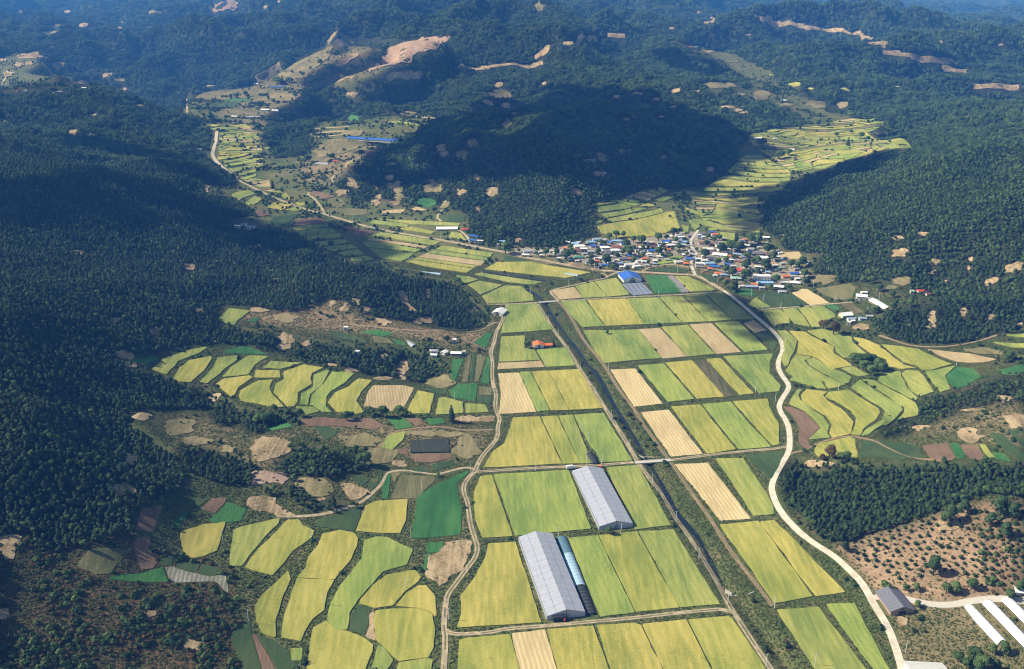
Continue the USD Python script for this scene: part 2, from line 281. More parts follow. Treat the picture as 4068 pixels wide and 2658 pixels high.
crop('weedy_strip', [(0.045, 0.065, 0.028), (0.085, 0.085, 0.04), (0.17, 0.14, 0.085)], fine=0.5)
plain('concrete_road', (0.58, 0.53, 0.42), 0.85, var=0.20, scale=0.22)
plain('dirt_road', (0.375, 0.31, 0.20), 0.9, var=0.32, scale=0.25)
plain('brown_track', (0.27, 0.195, 0.12), 0.9, var=0.25, scale=0.5)
plain('grey_road', (0.40, 0.36, 0.29), 0.85, var=0.15, scale=0.4)
plain('yard_earth', (0.27, 0.235, 0.175), 0.9, var=0.35, scale=0.12)
plain('concrete', (0.50, 0.47, 0.41), 0.85, var=0.12)
mat('track_grass', {'p': ('principled_bsdf', {'base_color': (0.13, 0.13, 0.055), 'roughness': 0.9})}, [], 'p.BSDF')
mat('water', {'g': ('geometry', {}), 'n': ('noise_texture', {'scale': 0.8}), 'b': ('bump', {'strength': 0.08, 'distance': 0.1}), 'p': ('principled_bsdf', {'base_color': (0.010, 0.016, 0.024), 'roughness': 0.08, 'specular_ior_level': 0.5})},
    [('g.position', 'n.vector'), ('n.fac', 'b.height'), ('b.normal', 'p.normal')], 'p.BSDF')
# ground: olive grass, weeds and soil; mesh attribute "cover" gives tan slope, brown scrub and forest floor
mat('ground', {'g': ('geometry', {}), 'n1': ('noise_texture', {'scale': 0.03, 'detail': 5.0, 'roughness': 0.65}), 'n2': ('noise_texture', {'scale': 0.35, 'detail': 5.0, 'roughness': 0.7}),
    's1': ('math', {'math_type': 'multiply_add', 'value2': 0.5, 'value3': 0.0}), 's2': ('math', {'math_type': 'multiply_add', 'value2': 0.6}),
    'r0': ('rgb_ramp', {'ramp': [(0.40, (0.055, 0.090, 0.028)), (0.53, (0.098, 0.125, 0.043)), (0.64, (0.165, 0.148, 0.068)), (0.78, (0.25, 0.195, 0.11))]}),
    'r1': ('rgb_ramp', {'ramp': [(0.40, (0.13, 0.10, 0.05)), (0.52, (0.275, 0.19, 0.12)), (0.66, (0.41, 0.285, 0.18))]}),
    'r2': ('rgb_ramp', {'ramp': [(0.40, (0.045, 0.050, 0.020)), (0.53, (0.095, 0.070, 0.036)), (0.70, (0.20, 0.115, 0.065))]}),
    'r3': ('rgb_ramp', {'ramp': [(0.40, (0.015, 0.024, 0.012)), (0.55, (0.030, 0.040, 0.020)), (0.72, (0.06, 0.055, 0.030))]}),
    'c': ('attribute', {'attribute': 'cover'}), 'sc': ('separate_color', {}),
    'm1': ('mix_color', {}), 'm2': ('mix_color', {}), 'm3': ('mix_color', {}), 'b': ('bump', {'strength': 0.5, 'distance': 0.8}), 'p': ('principled_bsdf', {'roughness': 0.95, 'specular_ior_level': 0.08})},
    [('g.position', 'n1.vector'), ('g.position', 'n2.vector'), ('n1.fac', 's1.value1'), ('n2.fac', 's2.value1'), ('s1.value', 's2.value3'), ('s2.value', 'r0.fac'), ('s2.value', 'r1.fac'), ('s2.value', 'r2.fac'), ('s2.value', 'r3.fac'),
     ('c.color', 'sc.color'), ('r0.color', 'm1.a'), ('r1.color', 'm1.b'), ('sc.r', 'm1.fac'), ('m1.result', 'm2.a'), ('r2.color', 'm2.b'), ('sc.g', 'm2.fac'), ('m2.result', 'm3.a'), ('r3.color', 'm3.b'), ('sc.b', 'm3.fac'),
     ('m3.result', 'p.base_color'), ('n2.fac', 'b.height'), ('b.normal', 'p.normal')], 'p.BSDF')
def leaf(name, lo, hi, trans=0.25):
    mid = [(a + b) / 2 for a, b in zip(lo, hi)]
    return mat(name, {'o': ('object_info', {}), 'g': ('geometry', {}), 'n': ('noise_texture', {'scale': 0.02, 'detail': 3.0}), 'n2': ('noise_texture', {'scale': 0.9, 'detail': 2.0}),
        'a': ('math', {'math_type': 'multiply_add', 'value2': 0.60, 'value3': -0.25}), 'b': ('math', {'math_type': 'multiply_add', 'value2': 0.75}), 'c': ('math', {'math_type': 'multiply_add', 'value2': 0.40}),
        'r': ('rgb_ramp', {'ramp': [(0.12, lo), (0.5, mid), (0.9, hi)]}), 'p': ('principled_bsdf', {'roughness': 0.7, 'specular_ior_level': 0.15}), 't': ('translucent_bsdf', {}), 'x': ('mix_closure', {'fac': trans})},
        [('g.position', 'n.vector'), ('g.position', 'n2.vector'), ('o.random', 'a.value1'), ('n.fac', 'b.value1'), ('a.value', 'b.value3'), ('n2.fac', 'c.value1'), ('b.value', 'c.value3'), ('c.value', 'r.fac'),
         ('r.color', 'p.base_color'), ('r.color', 't.color'), ('p.BSDF', 'x.closure1'), ('t.BSDF', 'x.closure2')], 'x.closure')
leaf('pine_needles', (0.0157, 0.0381, 0.0179), (0.0775, 0.1313, 0.055))
leaf('broad_leaves', (0.0291, 0.0672, 0.0202), (0.1313, 0.2063, 0.0625))
leaf('dark_leaves', (0.0202, 0.047, 0.0179), (0.0775, 0.13, 0.045))
leaf('rusty_leaves', (0.070, 0.060, 0.024), (0.165, 0.112, 0.050))
leaf('grass_blades', (0.060, 0.105, 0.028), (0.160, 0.185, 0.062))
plain('bark', (0.075, 0.055, 0.04), 0.9)

# ------------------------------------------------------------------ prims
COUNT = {}
USED = {}
def numbered(base, name):
    key = (base, name); k = USED.get(key, 0); USED[key] = k + 1
    return name if k == 0 else f'{name}_{k:03d}'
def setd(prim, **kw):
    for k, v in kw.items():
        if v: prim.SetCustomDataByKey(k, v)
def thing(name, label, cat, loc=(0, 0, 0), rot=0.0, group=None, kind=None):
    x = UsdGeom.Xform.Define(stage, '/World/' + numbered('/World', name))
    x.AddTranslateOp().Set(Gf.Vec3d(*map(float, loc)))
    if rot: x.AddRotateZOp().Set(float(rot))
    setd(x.GetPrim(), label=label, category=cat, group=group, kind=kind)
    return x
def part(parent, name, mesh, material, label=None, smooth=False):
    base = str(parent.GetPath()) if parent is not None else '/World'
    m = usdkit.mesh(stage, base + '/' + numbered(base, name), mesh, MATS[material], smooth)
    if label: setd(m.GetPrim(), label=label)
    return m
def single(name, mesh, material, label=None, cat=None, group=None, kind=None, smooth=False):
    m = part(None, name, mesh, material, smooth=smooth)
    setd(m.GetPrim(), label=label, category=cat, group=group, kind=kind)
    return m
def copy(src, name, loc, rot=0.0, scale=1.0, label=None, cat=None, group=None):
    x = UsdGeom.Xform.Define(stage, '/World/' + numbered('/World', name))
    p = x.GetPrim()
    p.GetReferences().AddInternalReference(src)
    p.SetInstanceable(True)
    x.ClearXformOpOrder()
    x.AddTranslateOp().Set(Gf.Vec3d(*map(float, loc)))
    x.AddRotateZOp().Set(float(rot)); x.AddScaleOp().Set(Gf.Vec3f(*([float(scale)] * 3 if np.ndim(scale) == 0 else map(float, scale))))
    setd(p, label=label, category=cat, group=group)
    return x

# ------------------------------------------------------------------ terrain mesh
def cover_mask(polys_val):
    im = Image.new('L', mask.size, 0); d = ImageDraw.Draw(im)
    for t, p, v in polys_val: d.polygon([tuple(q) for q in ph(t, p) * MS], fill=v)
    return np.asarray(im.filter(__import__('PIL.ImageFilter', fromlist=['x']).GaussianBlur(6))).astype(float) / 255
TAN = cover_mask([('D', [(1930,1265),(2040,1235),(2150,1200),(2400,1140),(2400,1410),(2250,1400),(2050,1390),(2010,1340)], 255), ('D', [(2040,1385),(2400,1405),(2400,1600),(2110,1600),(2080,1450)], 110),
    ('D', [(2130,960),(2300,880),(2400,890),(2400,1050),(2200,1010),(2080,1020)], 150), ('D', [(490,725),(640,720),(800,700),(1000,752),(1150,765),(1130,815),(900,780),(640,762)], 190),
    ('D', [(320,960),(500,960),(640,1000),(900,970),(1150,990),(1090,1080),(900,1060),(700,1000),(640,1040),(700,1110),(560,1130),(430,1040)], 105), ('D', [(430,215),(600,180),(760,95),(1050,85),(900,160),(650,250),(640,350),(560,300)], 80), ('D', [(700,370),(900,330),(780,430),(700,420)], 120),
    ('D', [(1180,570),(1400,560),(1700,545),(1820,580),(1900,650),(1880,670),(1700,680),(1430,640),(1200,600)], 90)])
SCRUB = cover_mask([('D', [(-20,1240),(60,1240),(300,1240),(400,1290),(540,1330),(560,1480),(580,1600),(-20,1600)], 255), ('D', [(2240,1130),(2400,1080),(2400,1400),(2300,1400)], 120)])
vz = np.stack([gx.ravel(), gy.ravel(), Z.ravel()], 1)
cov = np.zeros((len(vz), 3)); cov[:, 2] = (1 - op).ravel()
v_ok = front & seen(vz, 4.0)
q = (project(vz[v_ok]) * MS).astype(int)
inn = (q[:, 0] >= 0) & (q[:, 1] >= 0) & (q[:, 0] < mask.size[0]) & (q[:, 1] < mask.size[1])
idx = np.where(v_ok)[0][inn]; q = q[inn]
cov[idx, 0] = TAN[q[:, 1], q[:, 0]]; cov[idx, 1] = SCRUB[q[:, 1], q[:, 0]]
na, nd = len(AZ), len(DD)
k = (np.arange(na - 1)[:, None] * nd + np.arange(nd - 1)[None, :]).ravel()
faces = np.concatenate([np.stack([k, k + 1, k + nd + 1], 1), np.stack([k, k + nd + 1, k + nd], 1)])
vz = np.vstack([vz, [[0, 0, 0]]]); cov = np.vstack([cov, [[0, 0, 0]]])
kk = np.arange(na - 1) * nd
faces = np.vstack([faces, np.stack([kk, kk + nd, np.full(na - 1, len(vz) - 1)], 1)])[:, ::-1]
a_, b_, c_ = vz[faces[0]]
if np.cross(b_ - a_, c_ - a_)[2] < 0: faces = faces[:, ::-1]
gm = usdkit.mesh(stage, '/World/ground', (vz, faces), MATS['ground'], True)
setd(gm.GetPrim(), kind='structure')
UsdGeom.PrimvarsAPI(gm).CreatePrimvar('cover', Sdf.ValueTypeNames.Color3fArray, 'vertex').Set(Vt.Vec3fArray.FromNumpy(cov.astype(np.float32)))

# ------------------------------------------------------------------ draped sheets
def drape(poly, lift, skirt, cell=None):
    """a sheet over the ground inside the polygon (world xy), raised by lift, with an edge that falls by skirt"""
    poly = poly.buffer(0)
    if poly.is_empty: return None
    if poly.geom_type != 'Polygon': poly = max(poly.geoms, key=lambda g: g.area)
    d = math.hypot(*poly.centroid.coords[0])
    cell = cell or max(5.0, d * 0.008)
    ring = poly.exterior.segmentize(cell)
    pts = [np.array(ring.coords)[:-1]]
    x0, y0, x1, y1 = poly.bounds
    if (x1 - x0) * (y1 - y0) / cell ** 2 > 4:
        X, Y = np.meshgrid(np.arange(x0, x1, cell), np.arange(y0, y1, cell)); X[1::2] += cell / 2
        P = np.stack([X.ravel(), Y.ravel()], 1)
        P = P[contains_xy(poly.buffer(-cell * 0.35), P[:, 0], P[:, 1])]
        pts.append(P)
    P = np.vstack(pts)
    try: tri = Delaunay(P).simplices
    except Exception: return None
    c = P[tri].mean(1)
    tri = tri[contains_xy(poly, c[:, 0], c[:, 1])]
    if not len(tri): return None
    e1, e2 = P[tri[:, 1]] - P[tri[:, 0]], P[tri[:, 2]] - P[tri[:, 0]]
    cr = e1[:, 0] * e2[:, 1] - e1[:, 1] * e2[:, 0]
    tri[cr < 0] = tri[cr < 0][:, ::-1]
    z = tz(P[:, 0], P[:, 1]) + lift
    V = np.column_stack([P, z])
    e = np.vstack([tri[:, [0, 1]], tri[:, [1, 2]], tri[:, [2, 0]]])
    es = np.sort(e, 1); key = es[:, 0] * len(P) + es[:, 1]
    u, inv, cnt = np.unique(key, return_inverse=True, return_counts=True)
    be = e[cnt[inv] == 1]
    low = V.copy(); low[:, 2] -= skirt
    bi = np.unique(be); rm = -np.ones(len(P), int); rm[bi] = np.arange(len(bi)) + len(P)
    # edge wall has its own vertices at the top so that the sheet shades flat
    top = np.arange(len(bi)) + len(P) + len(bi); tm = -np.ones(len(P), int); tm[bi] = top
    V = np.vstack([V, low[bi], V[bi]])
    sk = np.vstack([np.stack([tm[be[:, 1]], tm[be[:, 0]], rm[be[:, 0]]], 1), np.stack([tm[be[:, 1]], rm[be[:, 0]], rm[be[:, 1]]], 1)])
    return V, np.vstack([tri, sk])
def smooth_line(P, n=3):
    P = np.asarray(P, float)
    for _ in range(n):
        Q = [P[0]]
        for a, b in zip(P[:-1], P[1:]): Q += [0.75 * a + 0.25 * b, 0.25 * a + 0.75 * b]
        P = np.array(Q + [P[-1]])
    return P
FIELD_POLYS, HARD = [], []      # everything that grass and trees keep off
def road(name, pts, width, material, lift=0.22, label=None, ends=True):
    w = np.vstack([G(t, p)[:, :2] for t, p in pts])
    line = LineString(smooth_line(w, 2))
    poly = line.buffer(width / 2, cap_style='flat', join_style='round')
    m = drape(poly, lift, 0.5, cell=max(4.0, width * 0.9))
    if m is None: return None
    HARD.append(poly)
    single(name, m, material, kind='structure', label=label, smooth=30)
    if name in ('stream_track', 'bank_track', 'hill_foot_track', 'cross_track', 'bridge_road'):
        rr = np.random.default_rng(len(HARD)); cs = list(line.segmentize(9).coords); i = 1
        while i < len(cs) - 2:      # tufts of grass left between the wheel tracks
            j = min(len(cs), i + int(rr.integers(3, 12)))
            g_ = drape(LineString(cs[i:j]).buffer(rr.uniform(.3, .55), cap_style='flat') if j - i > 1 else Point(cs[i]).buffer(.3), lift + 0.03, 0.1, cell=3.0)
            if g_ is not None: GRASS_STRIPS.append(g_)
            i = j + int(rr.integers(0, 3))
    return line
GRASS_STRIPS = []

# ------------------------------------------------------------------ roads, stream
road('main_road', [('B3',[(2030,1150),(2120,1210),(2260,1330),(2340,1400)]),('C4',[(30,-120),(110,-50),(170,0),(235,80),(250,165),(208,240),(200,310),(240,390),(290,450),(300,500),(250,570),(207,650),(225,710),(280,790),(305,880),(307,1000),(295,1070),(250,1140),(190,1240),(150,1340),(145,1400),(175,1493)]),('E4',[(215,100),(290,200),(400,310),(520,400),(700,510),(820,620),(920,720),(990,820),(1040,920),(1110,1030),(1180,1150),(1220,1250),(1270,1400),(1300,1511),(1330,1650)])], 4.6, 'concrete_road', 0.30)
VROAD = [('B1',[(2140,70),(2200,130),(2280,170),(2367,215)]),('B2',[(150,265),(330,340),(500,400),(640,435),(800,480),(1000,540),(1200,590),(1400,625),(1600,660),(1800,690),(2000,730),(2200,770),(2320,790)]),('B3',[(200,840),(400,875),(600,915),(800,950),(900,965),(1050,968),(1200,975),(1400,985),(1600,997),(1770,1005),(1850,1040),(1950,1100),(2030,1150)])]
road('village_road', VROAD, 6.0, 'dirt_road', 0.26)
road('valley_road', [('A1',[(2000,1210),(1990,1290),(1970,1380),(1955,1430),(1995,1490),(2050,1540)]),('B1',[(2095,35),(2140,70)])], 6.5, 'grey_road', 0.5)
road('far_road', [('A1',[(1715,915),(1725,960),(1728,1040)])], 5.0, 'brown_track', 0.8)
st = road('stream_track', [('B3',[(315,1270),(400,1410),(485,1545)]),('C3',[(545,85),(600,170),(700,330),(760,430),(830,530),(900,640),(980,770),(1070,910),(1150,1040),(1240,1200),(1290,1270),(1380,1390),(1460,1490),(1500,1560)]),('E3',[(1560,170),(1700,360),(1850,600),(1960,790),(2050,960),(2110,1060),(2220,1230),(2339,1410),(2440,1560),(2500,1650)])], 3.4, 'dirt_road', 0.24)
rb = road('bank_track', [('B3',[(500,1245),(560,1300),(640,1420)]),('C3',[(690,-10),(760,100),(860,220),(930,310),(1000,420),(1100,580),(1200,700),(1280,840),(1380,970),(1440,1070),(1530,1180),(1580,1250),(1680,1400),(1780,1550)]),('E3',[(1890,190),(2000,380),(2150,590),(2339,830),(2450,980)])], 2.6, 'brown_track', 0.24)
br = road('bridge_road', [('C2',[(2070,1287)]),('C3',[(0,1272),(300,1250),(600,1240),(900,1225),(1200,1200)])], 3.6, 'dirt_road', 0.23)
road('bridge_road', [('C3',[(1550,1180),(1900,1130),(2200,1100),(2345,1085)]),('C4',[(120,1040),(290,1012)])], 3.6, 'dirt_road', 0.27)
wl = road('hill_foot_track', [('C2',[(2255,0),(2230,120),(2200,185),(2222,280),(2215,380),(2225,480),(2258,580),(2240,680),(2270,760),(2290,800),(2265,880),(2275,950),(2220,1040),(2140,1120),(2080,1220),(2060,1285),(1990,1350),(1950,1420),(1960,1500),(1990,1555)]),('E2',[(1990,230),(2030,360),(2060,440),(2040,540),(1960,640),(1850,790),(1780,880),(1765,980),(1755,1100),(1750,1190),(1765,1250),(1760,1400),(1745,1600)])], 3.6, 'dirt_road', 0.28)
road('cross_track', [('E2',[(1760,1195),(1800,1228),(1900,1240),(2200,1220)]),('E3',[(0,1190),(390,1162),(750,1130),(1200,1088),(1600,1043),(1900,1016),(2000,1012),(2090,1040)])], 3.4, 'dirt_road', 0.20)
road('cross_track', [('B2',[(2170,1272)]),('B3',[(-20,1275),(40,1270),(310,1260)])], 3.4, 'dirt_road', 0.19)
road('cross_track', [('B3',[(530,1243),(950,1216),(1500,1193),(2010,1162)])], 3.2, 'dirt_road', 0.19)
road('cross_track', [('B3',[(40,1280),(0,1400)]),('C2',[(2275,-40),(2255,0)])], 3.6, 'dirt_road', 0.20)
road('cross_track', [('B3',[(505,1238),(430,1165),(445,1142),(600,1107),(850,1052),(985,1020),(900,985)])], 3.0, 'dirt_road', 0.18)
road('farm_lane', [('B3',[(1280,968),(1370,922),(1550,905),(1700,930)])], 3.2, 'dirt_road', 0.30)
road('farm_lane', [('B4',[(30,1275),(250,1252),(480,1240),(650,1220),(860,1205)])], 3.0, 'dirt_road', 0.25)
road('farm_drive', [('E4',[(1045,880),(1150,868),(1300,880),(1450,922),(1600,945),(1750,945),(1900,910),(2100,890),(2200,890),(2420,905)])], 5.0, 'concrete', 0.25)
road('field_path', [('C4',[(310,1075),(430,1050),(540,990),(700,940),(830,920),(900,930),(1060,960),(1200,1030),(1370,1110),(1500,1125),(1700,1140)])], 2.6, 'brown_track', 0.3)
road('field_path', [('C2',[(2050,1262),(1960,1245),(1800,1290),(1700,1315),(1560,1295),(1420,1275),(1300,1280),(1240,1310),(1200,1400),(1130,1470),(1040,1550)]),('E2',[(950,60),(760,130),(500,165),(220,165)])], 2.6, 'dirt_road', 0.3)
road('field_path', [('C2',[(1180,1060),(1270,940),(1400,900),(1700,868),(1850,890),(2000,910),(2230,900)])], 2.2, 'brown_track', 0.3)
road('farm_lane', [('B2',[(670,440),(650,390),(610,340),(570,290),(520,268),(525,245)])], 4.0, 'dirt_road', 0.3)
road('farm_lane', [('V5',[(1370,640),(1340,540),(1240,440),(1160,390)])], 3.4, 'dirt_road', 0.3)
road('farm_lane', [('B2',[(1750,510),(1705,480),(1730,420),(1765,400)])], 3.4, 'dirt_road', 0.3)
road('farm_lane', [('B2',[(750,150),(735,130),(760,80),(790,65)])], 4.0, 'dirt_road', 0.3)
road('farm_lane', [('A2',[(865,1550),(880,1500),(930,1475),(1000,1455)])], 4.0, 'dirt_road', 0.4)
road('field_path', [('C4',[(1100,30),(1400,132),(1700,132),(1900,95),(2060,52),(2160,20)])], 3.0, 'brown_track', 0.3)
road('field_path', [('B2',[(900,1462),(1100,1480),(1400,1512),(1700,1532),(2060,1512),(2200,1465),(2270,1442)])], 3.4, 'brown_track', 0.3)
road('village_lane', [('B3',[(1770,1005),(1745,950),(1725,905),(1735,870),(1790,800),(1740,760),(1720,690),(1760,640),(1795,590)])], 4.0, 'concrete', 0.28)
road('village_lane', [('B3',[(980,1010),(1060,975)])], 4.0, 'dirt_road', 0.32)
V_, F_, n_ = [], [], 0
for v, f in GRASS_STRIPS: V_.append(v); F_.append(f + n_); n_ += len(v)
single('track_grass', (np.vstack(V_), np.vstack(F_)), 'track_grass', kind='stuff', label='grass growing between the wheel ruts of the farm tracks')
# pale road cuts along the mountain sides
for nm, pts in (('cut_road', [('A4', [(45,165),(120,190),(240,212),(370,230),(500,252),(600,258),(720,270),(800,285),(915,300),(960,320),(1000,350),(1080,385),(1150,395)])]), ('cut_road', [('A4', [(1130,465),(1200,470),(1310,490),(1430,515),(1540,530),(1640,545),(1720,550)])]), ('cut_road', [('A4', [(1690,610),(1780,625),(1870,645)])]), ('cut_road', [('A4', [(1930,766),(2050,765),(2200,765),(2330,772)])]),
                ('cut_road', [('A2', [(1880,645),(2000,625),(2150,630),(2340,600)]), ('A3', [(150,605),(330,590)])]), ('cut_road', [('A3', [(290,535),(350,490),(400,470)])]), ('cut_road', [('A3', [(550,400),(640,395),(700,370),(780,340),(860,345)])]), ('cut_road', [('A3', [(960,325),(1120,330)])]), ('cut_road', [('A2', [(1250,730),(1340,690),(1450,680),(1570,672)])])):
    w = np.vstack([G(t, q) for t, q in pts]); d = np.hypot(w[:, 0], w[:, 1])
    runs = np.split(np.arange(len(w)), np.where(np.abs(np.diff(d)) > 260)[0] + 1)      # a ridge in between breaks the run
    for r_ in runs:
        if len(r_) > 1:
            b = LineString(smooth_line(w[r_, :2], 2)).buffer(6.0, cap_style='flat'); m = drape(b, 1.2, 3.0, cell=9.0)
            if m is not None: single(nm, m, 'bare_sand', kind='structure', smooth=30); HARD.append(b)
b = Polygon(G('D', [(1195,577),(1300,574),(1400,562),(1500,548),(1600,538),(1690,548),(1790,562),(1830,600),(1880,640),(1850,664),(1730,668),(1690,640),(1640,606),(1540,604),(1480,628),(1400,622),(1300,598),(1200,590)])[:, :2])
single('village_ground', drape(b, 0.10, 0.3, cell=7.0), 'yard_earth', kind='structure', smooth=30)
# stream water and village brook
W = smooth_line(np.array(stream_line.coords), 2)
wp = [q for q in LineString(W).segmentize(4).coords]
rngw = np.random.default_rng(5)
wid = np.interp(np.arange(len(wp)), np.linspace(0, len(wp), 40), rngw.uniform(0.8, 2.5, 40))
tang = np.gradient(np.array(wp), axis=0); tang /= np.linalg.norm(tang, axis=1)[:, None]
nrm = np.stack([-tang[:, 1], tang[:, 0]], 1)
for tile, px, r in (('C3', (815, 365), 4.2), ('E3', (2150, 900), 5.5), ('B3', (345, 1180), 3.5)):
    c = G(tile, [px])[0, :2]; wid = np.maximum(wid, r * np.exp(-(np.linalg.norm(np.array(wp) - c, axis=1) / 7) ** 2))
L, R = np.array(wp) + nrm * wid[:, None], np.array(wp) - nrm * wid[:, None]
zw = np.minimum.accumulate(tz(*np.array(wp).T) + 0.75)
n = len(wp); k = np.arange(n - 1)
single('stream', (np.vstack([np.column_stack([L, zw]), np.column_stack([R, zw])]), np.vstack([np.stack([k, k + n, k + n + 1], 1), np.stack([k, k + n + 1, k + 1], 1)])), 'water', kind='structure')
b = LineString(smooth_line(G('B3', [(1720,650),(1735,700),(1750,740)])[:, :2], 2)).buffer(2.6)
single('village_brook', drape(b, 0.1, 0.3), 'water', kind='structure'); HARD.append(b)

